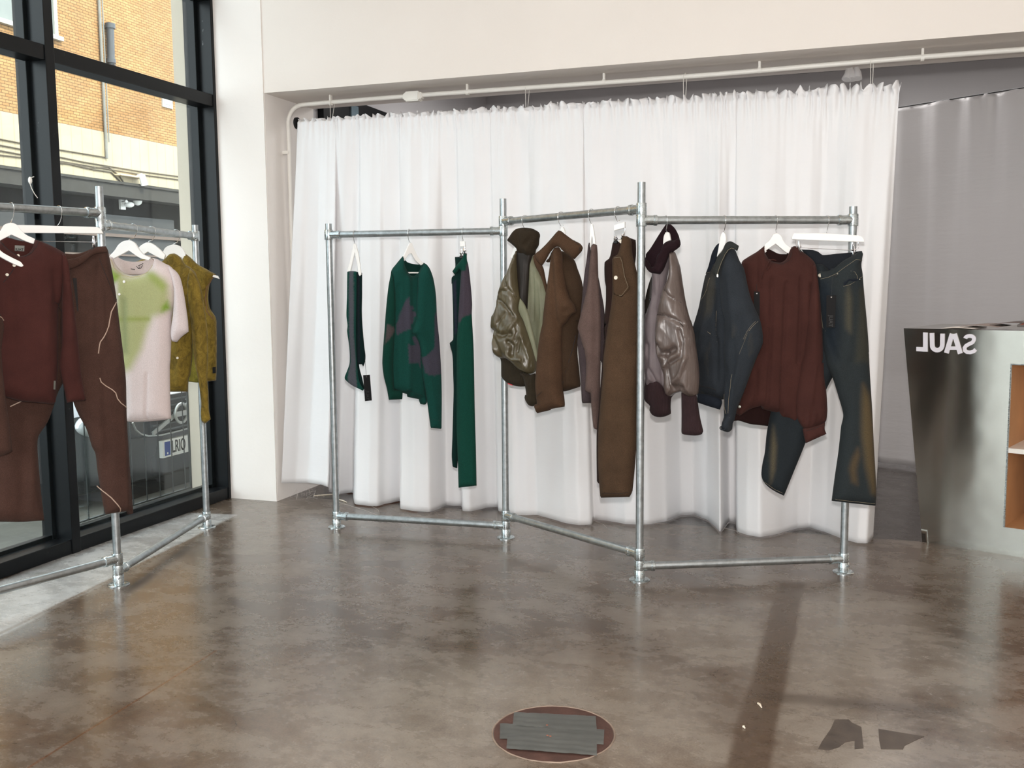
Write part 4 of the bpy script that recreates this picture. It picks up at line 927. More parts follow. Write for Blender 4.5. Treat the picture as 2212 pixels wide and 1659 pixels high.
M_PEARL = plain('pearl_button', (222, 214, 198), .25, 0, .06); M_THREAD = plain('tan_thread', (128, 118, 98), .7); M_DTH = plain('dark_seam', (30, 24, 22), .8); M_DTHG = plain('dark_green_seam', (14, 44, 38), .8)
M_CLIP = plain('clip_chrome', (230, 230, 232), .1, 1., .03, 5, 0); M_RUB = plain('clip_rubber', (18, 18, 18), .6); M_ZIP = plain('zip_metal', (190, 184, 170), .3, .9, .05); M_PIPNG = plain('cream_piping', (176, 152, 136), .6)
M_LABEL = plain('grey_label', (120, 122, 116), .6); M_RED = plain('red_label', (200, 44, 56), .6)
GCOL = (26, 76, 68); GGRY = (76, 74, 86)
# ------------------------------------------------------------------ long rack, first bay
# striped scarf
f = Frame('A', 765, 22)
hanger(f, K(A5, (338, 268))[0], [('arm', K(A5, (332, 262), (344, 262), (352, 300), (345, 330), (306, 500), (276, 500), (300, 420)), .010), ('arm', K(A5, (338, 262), (350, 262), (372, 340), (385, 420), (398, 525), (385, 540), (374, 520), (362, 430), (345, 350)), .010)], 'white hanger of the striped scarf, narrow and seen edge on')
g_ = empty('scarf', f.at(765, 845), 'green and grey striped knitted scarf folded over its hanger', 'scarf')
scb = K(A5, (340, 498), (404, 512), (404, 700), (402, 850), (410, 1000), (424, 1150), (432, 1210), (430, 1265), (414, 1310), (402, 1292), (378, 1292), (385, 1340), (405, 1410), (422, 1500), (412, 1517), (350, 1400), (345, 900))
cloth(f, 'scarf_back', scb, F_GRN, g_, T=.012, off=-.012, nz=.003, paint=[(K(A5, (372, 500), (384, 500), (392, 1290), (380, 1290)), (40, 42, 52), .004)], base=(18, 42, 42), g=.008)
scf = K(A5, (277, 502), (300, 496), (330, 496), (358, 500), (356, 700), (352, 1000), (356, 1200), (370, 1380), (385, 1450), (418, 1508), (410, 1517), (320, 1472), (262, 1425), (255, 1400), (274, 1350), (297, 1280), (295, 1150), (276, 1010), (280, 960), (270, 870), (275, 700))
sc_f = cloth(f, 'scarf_front', scf, F_GRN, g_, T=.010, off=.010, nz=.003, fv=6, paint=[(K(A5, (300, 480), (334, 480), (338, 700), (338, 1000), (352, 1250), (358, 1380), (372, 1540), (300, 1540), (288, 1400), (310, 1280), (300, 1000), (298, 700)), (92, 94, 102), .003)], base=GCOL, g=.007)
swing_tag(f, K(A5, (430, 1265))[0], K(A5, (412, 1384), (470, 1380), (487, 1600), (428, 1606)), K(A5, (425, 1225))[0], 'black swing tag hanging below the striped scarf', .02)

# green knitted sweater
f = Frame('A', 883, -24)
hanger(f, K(A5, (820, 262))[0], [('arm', K(A5, (806, 256), (826, 256), (842, 300), (880, 380), (925, 432), (905, 448), (860, 410), (822, 345), (800, 352), (762, 412), (752, 372), (785, 300)), .012), ('crossbar', K(A5, (790, 504), (888, 504), (882, 516), (796, 516)), .008)], 'white hanger inside the green sweater, crossbar showing at the neck', off=.0)
g_ = empty('sweater', f.at(885, 927), 'green knitted sweater with grey hand shaped patches', 'sweater')
body = K(A5, (752, 368), (757, 420), (775, 480), (800, 520), (835, 535), (870, 522), (900, 480), (912, 440), (930, 425), (955, 445), (990, 520), (1020, 700), (1010, 1000), (960, 1200), (945, 1400), (952, 1625), (935, 1636), (900, 1630), (890, 1590), (790, 1570), (785, 1545), (748, 1535), (690, 1510), (668, 1505), (640, 1300), (640, 900), (650, 600), (655, 495), (700, 430))
GR = [(K(A5, (770, 700), (776, 790), (800, 794), (818, 808), (795, 832), (832, 850), (836, 872), (805, 895), (815, 925), (782, 952), (790, 982), (740, 1002), (680, 1042), (676, 960), (700, 870), (740, 760)), GGRY, .0025),
      (K(A5, (760, 1115), (800, 1132), (826, 1118), (798, 1060), (815, 1045), (840, 1065), (872, 1130), (872, 1335), (856, 1272), (765, 1272)), GGRY, .0025)]
bk = cloth(f, 'back_panel', K(A5, (752, 372), (790, 420), (880, 440), (930, 428), (930, 560), (760, 560)), F_GRN, g_, T=.006, off=-.03, nz=0, paint=[], base=(20, 56, 50))
bd_ = cloth(f, 'body', body, F_GRN, g_, T=.045, off=0., R=.05, nz=.006, paint=GR, base=GCOL, g=.008, folds=[(K(A5, (770, 560), (775, 1000), (765, 1500)), .016, .010), (K(A5, (690, 620), (680, 1100), (672, 1500)), .010, -.012), (K(A5, (870, 700), (830, 1000)), .012, .008)])
patch(bd_, K(A5, (846, 482), (876, 484), (875, 502), (846, 500)), M_LABEL, 'neck_label', lift=-.05)
line(bd_, K(A5, (762, 440), (780, 505), (805, 540), (836, 552), (872, 540), (905, 500), (918, 455)), M_DTHG, 'neck_seam', .0013)
line(bd_, K(A5, (755, 1500), (890, 1556)), M_DTHG, 'hem_seam', .0012)
sl = K(A5, (655, 497), (668, 560), (690, 700), (692, 900), (680, 1100), (668, 1300), (672, 1500), (690, 1508), (748, 1512), (745, 1590), (632, 1595), (615, 1500), (590, 1400), (577, 1290), (580, 1200), (595, 1000), (610, 800), (630, 620))
cloth(f, 'sleeve', sl, F_GRN, g_, T=.026, off=.012, paint=[(K(A5, (608, 945), (672, 985), (655, 1030), (590, 1118)), (84, 76, 76), .003)], base=(20, 64, 54), g=.009, nz=.005)
sr = K(A5, (940, 430), (975, 470), (1008, 560), (1030, 700), (1040, 900), (1060, 1100), (1075, 1350), (1080, 1560), (1078, 1843), (990, 1833), (965, 1650), (940, 1500), (920, 1380), (912, 1250), (895, 1130), (862, 1050), (828, 1025), (835, 980), (862, 900), (872, 700), (890, 520))
s_ = cloth(f, 'sleeve', sr, F_GRN, g_, T=.030, off=.050, paint=[(K(A5, (1028, 820), (1045, 1000), (1066, 1180), (1076, 1368), (1000, 1388), (930, 1368), (920, 1300), (905, 1240), (960, 1195), (1003, 1150), (1003, 960), (1003, 870)), GGRY, .0025)], base=GCOL, g=.008, nz=.005, folds=[(K(A5, (905, 1200), (940, 1400), (985, 1700)), .01, -.008)])
line(s_, K(A5, (992, 1760), (1078, 1765)), M_DTHG, 'cuff_seam', .0011)

# clipped green and grey knitted trousers
def clip(fr, top, bot, parent, off=.0, w=.016):
    a, b_ = fr.at(*top, off), fr.at(*bot, off); m = MB()
    m.tube([a+fr.n*.006, (a+b_)/2+fr.n*.010, b_+fr.n*.004], [.0035, .0045, .004], 8); m.tube([a-fr.n*.006, (a+b_)/2-fr.n*.010, b_-fr.n*.004], [.0035, .0045, .004], 8)
    m.lathe((a+b_)/2-fr.w*w*.5, [(.0045, 0), (.0045, w)], 12, axis=fr.w); m.tube([a+np.array([0, 0, .006]), a], .0045, 8); o = m.build('clip', M_CLIP, parent)
    m = MB(); c = b_; m.slab([c-fr.w*w*.5, c+fr.w*w*.5, c+fr.w*w*.5-np.array([0, 0, .012]), c-fr.w*w*.5-np.array([0, 0, .012])], fr.n, .014); m.build('clip_pad', M_RUB, o, bevel=.001); return o
f = Frame('A', 1000, 16)
h_ = hanger(f, K(C8, (470, 400))[0], [('bar', K(C8, (425, 400), (510, 404), (520, 490), (428, 500)), .012)], 'white clip hanger of the green knitted trousers, seen end on', off=-.02)
clip(f, K(C8, (445, 560))[0], K(C8, (447, 650))[0], h_, .012); clip(f, K(C8, (500, 520))[0], K(C8, (510, 610))[0], h_, -.01)
g_ = empty('trousers', f.at(1005, 1050), 'dark green and grey knitted trousers hanging narrow from clips', 'trousers')
bkp = K(C8, (338, 672), (415, 668), (500, 660), (530, 1100))+K(A5, (1245, 900), (1250, 1659))+K(C6, (1640, 530), (1600, 515), (1592, 420), (1598, 250), (1605, 0))+K(A5, (1185, 1500), (1182, 1400), (1175, 1215), (1150, 1110), (1180, 1082), (1182, 1060), (1180, 850), (1172, 600), (1166, 605), (1170, 548), (1195, 530), (1175, 500), (1198, 468), (1196, 380))
cloth(f, 'back_leg', bkp, F_GRN, g_, T=.022, off=-.02, paint=[(K(A5, (1188, 600), (1215, 560), (1225, 1000), (1200, 1060)), (44, 48, 62), .004)], base=(16, 46, 42), g=.009, nz=.006, fu=22)
frp = K(C8, (485, 622), (538, 620), (545, 730), (565, 800), (600, 1080), (630, 1450))+K(A5, (1340, 870), (1355, 1150), (1365, 1659))+K(C6, (1803, 400), (1808, 680), (1652, 698), (1645, 450), (1635, 200))+K(A5, (1210, 1659), (1212, 1100), (1222, 950), (1240, 600))+K(C8, (440, 900), (420, 880), (345, 970), (292, 920), (355, 830), (462, 700))
fp = cloth(f, 'front_leg', frp, F_GRN, g_, T=.024, off=.018, paint=[(K(C8, (455, 925), (480, 905), (535, 912), (560, 740), (620, 900), (700, 1659))+K(A5, (1345, 862), (1312, 872), (1268, 892), (1236, 955), (1226, 900)), (80, 72, 82), .003)], base=(22, 72, 60), g=.007, nz=.005, fu=20, folds=[(K(C8, (470, 720), (460, 1000), (440, 1659)), .006, -.008), (K(C8, (520, 900), (510, 1659)), .006, .005)])
line(fp, K(C8, (460, 700), (355, 835)), M_DTHG, 'waist_edge', .0014)

# ------------------------------------------------------------------ long rack, middle bay
# olive puffer
f = Frame('B', 1134, 28)
hanger(f, (1133, 494), [('arm', [(1126, 494), (1140, 494), (1152, 530), (1164, 556), (1158, 562), (1140, 530), (1133, 520), (1124, 532), (1110, 560), (1104, 556), (1116, 520)], .012)], 'white hanger hidden in the collar of the olive puffer jacket', off=-.02)
g_ = empty('puffer_jacket', f.at(1120, 876), 'shiny olive puffer jacket with dark wool collar and sage lining', 'jacket')
cloth(f, 'rib_hem', K(p2, (150, 600), (235, 700), (255, 770), (258, 1000), (280, 1040), (345, 1105), (440, 1150), (560, 1170), (640, 1165), (700, 1000), (560, 800), (300, 560)), F_RIBO, g_, T=.03, off=-.03)
cloth(f, 'lining', K(p1, (640, 460), (760, 470), (770, 560), (810, 690), (905, 880), (985, 1100), (1000, 1400), (970, 1659))+K(p2, (940, 300), (890, 800), (830, 860), (760, 700), (650, 300), (560, 0))+K(p1, (600, 1500), (640, 1000)), F_LIN, g_, T=.02, off=-.01, nz=.009, fu=24, fv=3, g=.007, folds=[(K(p1, (800, 700), (800, 1200), (780, 1600)), .006, -.010), (K(p1, (900, 900), (930, 1600)), .006, .006)])
cloth(f, 'inner_shell', K(p1, (500, 470), (560, 440), (740, 440), (760, 520), (712, 700), (695, 950), (672, 1420), (580, 1330), (520, 1150), (480, 800)), F_OLVD, g_, T=.02, off=.012, nz=.008, fu=22, fv=4, g=.007)
pl = cloth(f, 'puffed_sleeve', K(p1, (515, 430), (505, 560), (520, 800), (540, 1050), (575, 1240), (570, 1400), (590, 1508))+K(p2, (640, 120), (720, 330), (785, 560), (818, 760), (822, 870), (790, 940), (720, 965), (620, 930), (520, 860), (440, 780), (330, 710), (235, 700), (150, 620), (138, 350), (145, 258), (108, 240), (98, 180), (110, 0))+K(p1, (130, 1500), (180, 1380), (200, 1220), (262, 1000), (370, 780), (430, 640), (470, 540)), F_OLV, g_, T=.06, off=.02, R=.06, nz=.010, fu=8, fv=6, nz2=.004, g=.0065,
      folds=[(K(p1, (360, 880), (380, 960), (460, 1110), (540, 1210), (650, 1400)), .006, -.012), (K(p1, (200, 1232), (330, 1290), (410, 1370), (540, 1560)), .006, -.016), (K(p2, (120, 250), (200, 270), (330, 330), (480, 300)), .012, -.026), (K(p2, (200, 340), (280, 500), (330, 680)), .012, -.012), (K(p2, (450, 430), (520, 480), (500, 640)), .010, -.022), (K(p2, (560, 100), (500, 200), (440, 340)), .008, .010),
             (K(p2, (430, 650), (520, 720), (640, 720)), .012, .016), (K(p2, (620, 400), (580, 600)), .008, -.014), (K(p1, (300, 1080), (430, 1050)), .008, .008), (K(p1, (230, 1180), (330, 1110), (450, 1140)), .005, -.008), (K(p1, (280, 1640), (400, 1480), (470, 1460)), .006, -.008), (K(p1, (250, 1400), (230, 1640)), .012, .010), (K(p2, (560, 120), (600, 260), (560, 420)), .006, -.012), (K(p2, (640, 300), (690, 500), (770, 720)), .005, .008), (K(p2, (180, 400), (220, 560)), .006, .010), (K(p2, (600, 100), (680, 300), (770, 600), (815, 800)), .006, -.012)])
line(pl, K(p1, (362, 860), (372, 950), (420, 1050), (500, 1160), (545, 1215)), M_DTH, 'seam', .0013); line(pl, K(p1, (203, 1232), (300, 1275), (352, 1305), (420, 1380), (480, 1450), (530, 1560)), M_DTH, 'seam', .0016)
cloth(f, 'placket', K(p1, (555, 1235), (620, 1325), (672, 1430), (700, 1508))+K(p2, (770, 300), (848, 640), (845, 775), (822, 770), (760, 560), (690, 330), (610, 100), (560, 0))+K(p1, (530, 1400)), F_LIN, g_, T=.012, off=.055, nz=.003, g=.006)
cloth(f, 'cuff', K(p2, (540, 955), (620, 935), (720, 970), (800, 950), (830, 1100), (835, 1350), (850, 1430), (775, 1490), (700, 1470), (640, 1375), (632, 1310), (665, 1300), (650, 1200), (610, 1020)), F_RIBO, g_, T=.028, off=.03, g=.008)
cb_ = cloth(f, 'collar', K(p1, (350, 300), (400, 230), (440, 165), (500, 110), (560, 92), (640, 88), (740, 100), (800, 125), (850, 155), (878, 195), (862, 270), (850, 380), (805, 455), (795, 520), (740, 552), (690, 560), (640, 535), (600, 530), (520, 500), (512, 440), (430, 360)), F_COLO, g_, T=.05, off=.01, R=.06, g=.008, folds=[(K(p1, (560, 140), (600, 300), (620, 520)), .012, -.010), (K(p1, (850, 180), (780, 260), (700, 360)), .012, -.010), (K(p1, (420, 280), (560, 400)), .015, .008)])
patch(cb_, K(p2, (355, 1112), (430, 1140), (430, 1155), (355, 1125)), M_RED, 'red_label', lift=.0, parent=g_)

# brown wool jacket
f = Frame('B', 1212, 26)
hanger(f, (1216, 488), [('arm', K(p1, (1235, 80), (1262, 78), (1290, 150), (1300, 230), (1230, 230), (1210, 150)), .012)], 'white hanger under the brown wool jacket collar', off=-.03)
g_ = empty('wool_jacket', f.at(1205, 890), 'brown wool jacket with a broad turned up collar', 'jacket')
bj = cloth(f, 'body', K(p1, (1240, 470), (1420, 600), (1480, 750), (1550, 950), (1580, 1130), (1590, 1350), (1530, 1640))+K(p2, (1520, 100), (1500, 300), (1480, 600), (1510, 900), (1535, 1170), (1400, 1215), (1300, 1245), (1260, 1250), (1000, 1300), (900, 600), (960, 0))+K(p1, (1000, 1300), (1060, 800), (1120, 520)), F_BRN2, g_, T=.05, off=-.03, R=.05, g=.010, nz=.008, folds=[(K(p1, (1240, 560), (1280, 900), (1360, 1250), (1480, 1480)), .012, -.016), (K(p1, (1300, 700), (1440, 1100)), .02, .008), (K(p2, (1480, 300), (1390, 800), (1300, 1220)), .004, -.006)])
line(bj, K(p2, (1488, 330), (1440, 600), (1380, 850), (1300, 1200)), M_DTH, 'front_edge', .0016)
cloth(f, 'left_front', K(p1, (800, 500), (915, 700), (940, 760), (985, 990), (1000, 1030), (985, 1190), (900, 900), (800, 700), (770, 560)), F_BRN, g_, T=.016, off=-.06, nz=.003)
bs = cloth(f, 'sleeve', K(p1, (1190, 405), (1130, 412), (1095, 470), (1068, 560), (1045, 760), (1010, 1000), (980, 1200), (945, 1500), (930, 1659))+K(p2, (905, 250), (860, 520), (820, 980), (812, 1150), (830, 1340), (845, 1440), (785, 1465), (835, 1604), (1050, 1552), (1052, 1535), (1280, 1496), (1268, 1350), (1245, 1200), (1240, 900), (1230, 500), (1240, 200))+K(p1, (1290, 1659), (1400, 1500), (1470, 1470), (1430, 1340), (1360, 1240), (1290, 1000), (1250, 750), (1235, 520)), F_BRN, g_, T=.045, off=.03, R=.05, g=.009, nz=.006, folds=[(K(p1, (1120, 560), (1130, 900), (1170, 1300), (1200, 1659)), .010, -.014), (K(p1, (1200, 600), (1260, 1000), (1390, 1330)), .012, .012), (K(p1, (1330, 1440), (1480, 1450)), .014, -.016), (K(p1, (1450, 1480), (1250, 1659)), .008, .010), (K(p2, (1230, 100), (1240, 300), (1220, 800)), .012, -.008), (K(p2, (850, 1330), (1000, 1230)), .010, .006)])
line(bs, K(p2, (840, 1335), (920, 1290), (990, 1235)), M_DTH, 'cuff_fold', .0012)
bc = cloth(f, 'collar', K(p1, (1180, 133), (1130, 190), (1100, 225), (980, 360), (880, 455), (830, 490), (795, 530), (830, 620), (915, 705), (960, 640), (1040, 500), (1100, 430), (1150, 400), (1200, 405), (1240, 455), (1400, 585), (1440, 604), (1500, 540), (1560, 470), (1578, 420), (1545, 360), (1500, 330), (1410, 285), (1280, 190), (1225, 145)), F_BRN, g_, T=.024, off=.05, g=.008, nz=.003, folds=[(K(p1, (1170, 150), (1110, 400)), .02, .012)])
cloth(f, 'collar_stand', K(p1, (1110, 420), (1060, 500), (1020, 590), (970, 635), (1000, 655), (1040, 652), (1060, 560), (1130, 460)), F_BRN2, g_, T=.014, off=.02, nz=0)
line(bc, K(p1, (1440, 300), (1520, 365), (1548, 430), (1540, 470)), M_DTH, 'collar_edge', .0014)
z_ = bj.surf(K(p2, (1285, 1225)), .004)[0]; m = MB(); m.box(z_-np.array([.003, .002, .014]), z_+np.array([.003, .002, .008]), bev=.001); m.build('zip_pull', M_ZIP, g_)

# rose grey knit
f = Frame('B', 1278, 24)
hanger(f, K(m7, (990, 432))[0], [('arm', K(m7, (982, 432), (998, 430), (1010, 490), (1024, 600), (1024, 640), (1004, 640), (1000, 560), (992, 540), (984, 600), (982, 640), (975, 640), (974, 560), (976, 480)), .012)], 'white hanger of the rose grey cardigan, seen edge on')
g_ = empty('cardigan', f.at(1290, 930), 'rose grey fuzzy knitted cardigan seen from its side', 'cardigan')
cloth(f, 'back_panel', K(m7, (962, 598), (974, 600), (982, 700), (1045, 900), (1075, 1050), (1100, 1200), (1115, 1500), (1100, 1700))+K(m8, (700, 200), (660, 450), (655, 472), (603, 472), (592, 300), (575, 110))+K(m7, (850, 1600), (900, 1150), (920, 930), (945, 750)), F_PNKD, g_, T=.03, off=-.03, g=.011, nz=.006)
cloth(f, 'front_panel', K(m7, (988, 618), (1005, 608), (1034, 618), (1040, 700), (1046, 900), (1060, 1100), (1068, 1300), (1065, 1659))+K(m8, (712, 150), (710, 300), (705, 600), (697, 633), (672, 624), (660, 500), (655, 415), (622, 402), (628, 250), (620, 170))+K(m7, (905, 1500), (885, 1430), (866, 1358), (905, 1200), (950, 1000), (970, 800)), F_PNK, g_, T=.032, off=.02, g=.009, nz=.006, folds=[(K(m7, (1030, 900), (1045, 1300), (1040, 1659)), .010, -.012)])

# tobacco trousers
f = Frame('B', 1335, 24)
h_ = hanger(f, K(m7, (1237, 405))[0], [('bar', K(m7, (1192, 440), (1288, 410), (1288, 465), (1192, 492)), .013)], 'white clip hanger of the tobacco trousers, bar tilted', off=-.01)
m = MB(); m.tube([f.at(*q, .006) for q in K(m7, (1190, 490), (1188, 580), (1254, 566), (1284, 540), (1284, 466))], .0013, 6); m.build('wire', M_CLIP, h_)
clip(f, K(m7, (1200, 545))[0], K(m7, (1204, 580))[0], h_, .01); clip(f, K(m7, (1272, 520))[0], K(m7, (1270, 550))[0], h_, .01)
g_ = empty('trousers', f.at(1335, 1078), 'tobacco brown wide trousers with a pale button on the pocket', 'trousers')
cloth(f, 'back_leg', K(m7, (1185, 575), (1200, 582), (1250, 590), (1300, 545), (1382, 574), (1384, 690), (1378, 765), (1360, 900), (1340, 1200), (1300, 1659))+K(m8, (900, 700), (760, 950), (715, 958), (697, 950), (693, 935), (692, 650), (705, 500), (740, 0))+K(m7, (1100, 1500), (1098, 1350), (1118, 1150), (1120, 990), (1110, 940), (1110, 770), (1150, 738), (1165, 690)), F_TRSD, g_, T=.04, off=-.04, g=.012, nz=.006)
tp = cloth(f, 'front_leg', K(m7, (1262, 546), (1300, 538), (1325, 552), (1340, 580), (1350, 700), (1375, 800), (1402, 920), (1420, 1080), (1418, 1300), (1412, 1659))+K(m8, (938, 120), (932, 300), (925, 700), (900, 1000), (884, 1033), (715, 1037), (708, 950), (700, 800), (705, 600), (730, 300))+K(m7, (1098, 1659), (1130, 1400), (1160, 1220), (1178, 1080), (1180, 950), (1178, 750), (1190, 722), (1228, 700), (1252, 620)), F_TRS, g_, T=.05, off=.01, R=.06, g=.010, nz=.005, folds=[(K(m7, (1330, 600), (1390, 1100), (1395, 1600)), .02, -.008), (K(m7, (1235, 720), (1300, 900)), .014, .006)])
fl = cloth(f, 'pocket_flap', K(m7, (1180, 745), (1192, 724), (1248, 716), (1262, 735), (1280, 850), (1300, 920), (1330, 1000), (1318, 1020), (1258, 1086), (1240, 1080), (1185, 1060), (1178, 900)), F_TRS, tp.o, T=.004, off=.058, nz=.001, g=.009)
line(fl, K(m7, (1190, 735), (1245, 728), (1262, 770), (1285, 900), (1318, 995), (1258, 1072), (1236, 1070)), M_THREAD, 'stitching', .0007)
button(fl, K(m7, (1208, 912))[0], M_PEARL, .0085); button(tp, K(m7, (1269, 588))[0], M_PEARL, .008)
line(tp, K(m8, (712, 1000), (890, 1000)), M_DTH, 'hem_seam', .0008)
m = MB(); a = f.at(*K(m7, (1424, 1060))[0], -.02); m.slab([a, a+f.w*.010, a+f.w*.010-np.array([0, 0, .036]), a-np.array([0, 0, .036])], f.n, .002); m.build('side_label', M_BLACK, g_, smooth=False)
# ------------------------------------------------------------------ long rack, right bay
# mauve puffer
f = Frame('C', 1439, 22, -.03)
hanger(f, K(q3_, (436, 225))[0], [('arm', K(q3_, (425, 228), (462, 226), (480, 250), (500, 355), (450, 372), (400, 415), (385, 420), (388, 350), (396, 290)), .014)], 'white hanger poking out of the maroon collar of the mauve puffer', off=.005)
g_ = empty('puffer_jacket', f.at(1450, 940), 'shiny mauve puffer jacket with maroon wool collar, right of the tallest post', 'jacket')
cloth(f, 'inner_shell', K(q3_, (215, 870), (150, 1050), (95, 1290), (88, 1500), (90, 1659))+K(q4, (85, 100), (130, 60), (200, -60)), F_OLVD, g_, T=.014, off=-.03, nz=.003)
cloth(f, 'rib_hem', K(q4, (78, 900), (140, 900), (300, 900), (345, 1060), (440, 1095), (402, 1140), (392, 1250), (398, 1335), (365, 1355), (300, 1376), (230, 1378), (170, 1352), (135, 1292), (142, 1240), (75, 1165)), F_RIBM, g_, T=.03, off=-.01, g=.009)
fr_ = cloth(f, 'front_panel', K(q3_, (520, 480), (440, 480), (300, 760), (210, 800), (215, 1000), (190, 1280), (120, 1500), (95, 1659))+K(q4, (70, 240), (80, 420), (70, 620), (78, 800), (95, 960), (125, 1010), (150, 1008), (170, 965), (280, 985), (360, 1090), (400, 900), (350, 400), (300, 0)), F_MAUL, g_, T=.035, off=-.01, nz=.008, fu=24, fv=3, g=.007, R=.03, nz2=.004, folds=[(K(q3_, (270, 900), (275, 1200)), .004, -.006), (K(q4, (150, 480), (150, 750), (250, 960)), .008, -.014), (K(q4, (110, 650), (120, 900)), .007, -.012)])
button(fr_, K(q3_, (220, 1275))[0], M_INK, .006)
ps = cloth(f, 'puffed_sleeve', K(q3_, (490, 545), (560, 535), (600, 650), (640, 780), (680, 1050), (725, 1320), (790, 1580))+K(q4, (640, 190), (680, 330), (700, 490), (732, 720), (742, 880), (732, 1070), (715, 1108), (640, 1122), (560, 1090), (530, 1060), (455, 1085), (400, 1120), (350, 1108), (320, 1010), (320, 880), (280, 730), (235, 600), (215, 400), (225, 200))+K(q3_, (300, 1500), (350, 1280), (400, 1100), (470, 950), (490, 800)), F_MAU, g_, T=.065, off=.02, R=.06, nz=.010, fu=8, fv=6, nz2=.004, g=.0065,
      folds=[(K(q3_, (450, 1110), (530, 1200), (610, 1270), (700, 1330)), .006, -.012), (K(q3_, (320, 1505), (480, 1515), (640, 1580), (760, 1659)), .006, -.016), (K(q4, (260, 480), (300, 570), (400, 590), (500, 530)), .012, -.030), (K(q4, (400, 560), (400, 720), (440, 960), (480, 1040)), .008, -.018), (K(q4, (560, 300), (600, 450), (590, 620), (420, 710)), .007, -.016), (K(q4, (300, 780), (380, 720), (420, 680)), .008, .012), (K(q4, (480, 930), (560, 860), (640, 650)), .009, .014), (K(q4, (640, 400), (690, 560)), .006, -.010), (K(q4, (330, 200), (300, 420)), .016, .012), (K(q4, (600, 1000), (500, 1000)), .008, -.012)])
line(ps, K(q3_, (452, 1118), (530, 1205), (612, 1270), (700, 1325)), M_DTH, 'seam', .0012); line(ps, K(q3_, (320, 1508), (430, 1508), (520, 1530), (620, 1570), (690, 1620), (760, 1690)), M_DTH, 'seam', .0018)
cu = cloth(f, 'cuff', K(q4, (528, 1060), (620, 1110), (712, 1100), (728, 1200), (760, 1400), (795, 1555), (780, 1590), (700, 1606), (560, 1595), (530, 1580), (532, 1350), (530, 1200)), F_RIBM, g_, T=.03, off=.03, g=.009)
cloth(f, 'collar_back', K(q3_, (432, 88), (475, 92), (560, 165), (625, 290), (645, 400), (640, 455), (560, 510), (440, 700), (300, 830), (160, 790), (95, 680), (108, 610), (112, 565), (180, 480), (330, 240)), F_MAR, g_, T=.012, off=-.03, nz=.002, g=.008)
cloth(f, 'collar', K(q3_, (385, 420), (440, 372), (520, 360), (575, 350), (620, 310), (640, 350), (648, 420), (620, 470), (560, 515), (490, 550), (430, 700), (380, 820), (330, 885), (260, 872), (190, 862), (140, 815), (90, 720), (60, 625), (80, 615), (125, 660), (170, 720), (200, 780), (240, 760), (280, 650), (300, 580), (340, 540)), F_MAR, g_, T=.030, off=.03, R=.03, g=.007, nz=.003, folds=[(K(q3_, (400, 480), (330, 620), (250, 770)), .010, .012), (K(q3_, (600, 440), (450, 560), (340, 760)), .010, -.008)])

# denim jacket
f = Frame('C', 1565, 24)
hanger(f, K(d5, (570, 15))[0], [('arm', K(d5, (545, 40), (575, 10), (600, 30), (618, 110), (600, 200), (560, 280), (480, 380), (500, 280), (520, 160)), .014)], 'white hanger of the denim jacket, seen edge on between the collar points', off=-.0)
g_ = empty('denim_jacket', f.at(1570, 932), 'faded dark denim jacket with a spread collar and long cuff', 'jacket')
cloth(f, 'waistband', K(d6, (185, 890), (300, 905), (430, 935), (545, 985), (552, 1045), (520, 1140), (350, 1090), (180, 1032)), F_DEND, g_, T=.016, off=.012, g=.008)
dj = cloth(f, 'body', K(d5, (500, 420), (460, 400), (400, 500), (350, 600), (325, 635), (310, 665), (270, 850), (215, 1130), (160, 1320), (120, 1460), (135, 1580))+K(d6, (150, 100), (172, 300), (190, 450), (200, 620), (205, 770), (180, 900), (300, 920), (430, 945), (540, 990), (580, 985), (610, 1000), (700, 900), (800, 500), (760, 0))+K(d5, (760, 1200), (740, 600), (620, 450)), F_DEN, g_, T=.05, off=-.03, g=.009, nz=.008, folds=[(K(d5, (440, 760), (400, 1150), (260, 1659)), .012, .010), (K(d5, (480, 900), (520, 1659)), .010, -.010), (K(d6, (380, 0), (220, 400)), .010, .010), (K(d6, (540, 100), (555, 700)), .010, -.010)])
for q in (((436, 690), (420, 760), (390, 860), (340, 950), (290, 1010)),): line(dj, K(d5, *q), M_THREAD, 'stitching', .0007)
line(dj, K(d6, (205, 775), (330, 782), (460, 800), (540, 830)), M_DTH, 'waist_seam', .0016); line(dj, K(d5, (405, 1490), (455, 1525)), M_THREAD, 'bar_tack', .0009); line(dj, K(d6, (185, 470), (240, 500)), M_THREAD, 'bar_tack', .0012)
line(dj, K(d5, (540, 1180), (520, 1400), (525, 1659)), M_THREAD, 'stitching', .0006)
ds = cloth(f, 'sleeve', K(d5, (550, 460), (600, 330), (660, 250), (730, 258), (765, 330), (805, 430), (875, 560), (950, 900), (1040, 1150), (1110, 1310), (1150, 1500), (1165, 1640))+K(d6, (1160, 60), (1152, 160), (1060, 380), (960, 640), (880, 860), (820, 1010), (765, 1150), (735, 1290), (705, 1350), (695, 1440), (640, 1476), (600, 1465), (560, 1445), (547, 1410), (565, 1320), (592, 1240), (590, 1000), (600, 820), (612, 600), (590, 300), (600, 0))+K(d5, (600, 1300), (560, 1150), (530, 800)), F_DEN, g_, T=.05, off=.03, R=.06, g=.009, nz=.006, folds=[(K(d5, (720, 700), (760, 1200), (800, 1659)), .02, .010), (K(d6, (1040, 0), (900, 300), (780, 800), (740, 1200)), .008, .008), (K(d6, (660, 500), (690, 900), (650, 1230)), .008, -.010), (K(d6, (800, 100), (760, 600)), .012, -.008), (K(d6, (640, 1235), (740, 1235)), .006, -.006)])
for q in (((1110, 1340), (1020, 1480), (960, 1600)),): line(ds, K(d5, *q), M_THREAD, 'stitching', .0008); line(ds, K(d5, *[(x-22, y) for x, y in q]), M_THREAD, 'stitching', .0006)
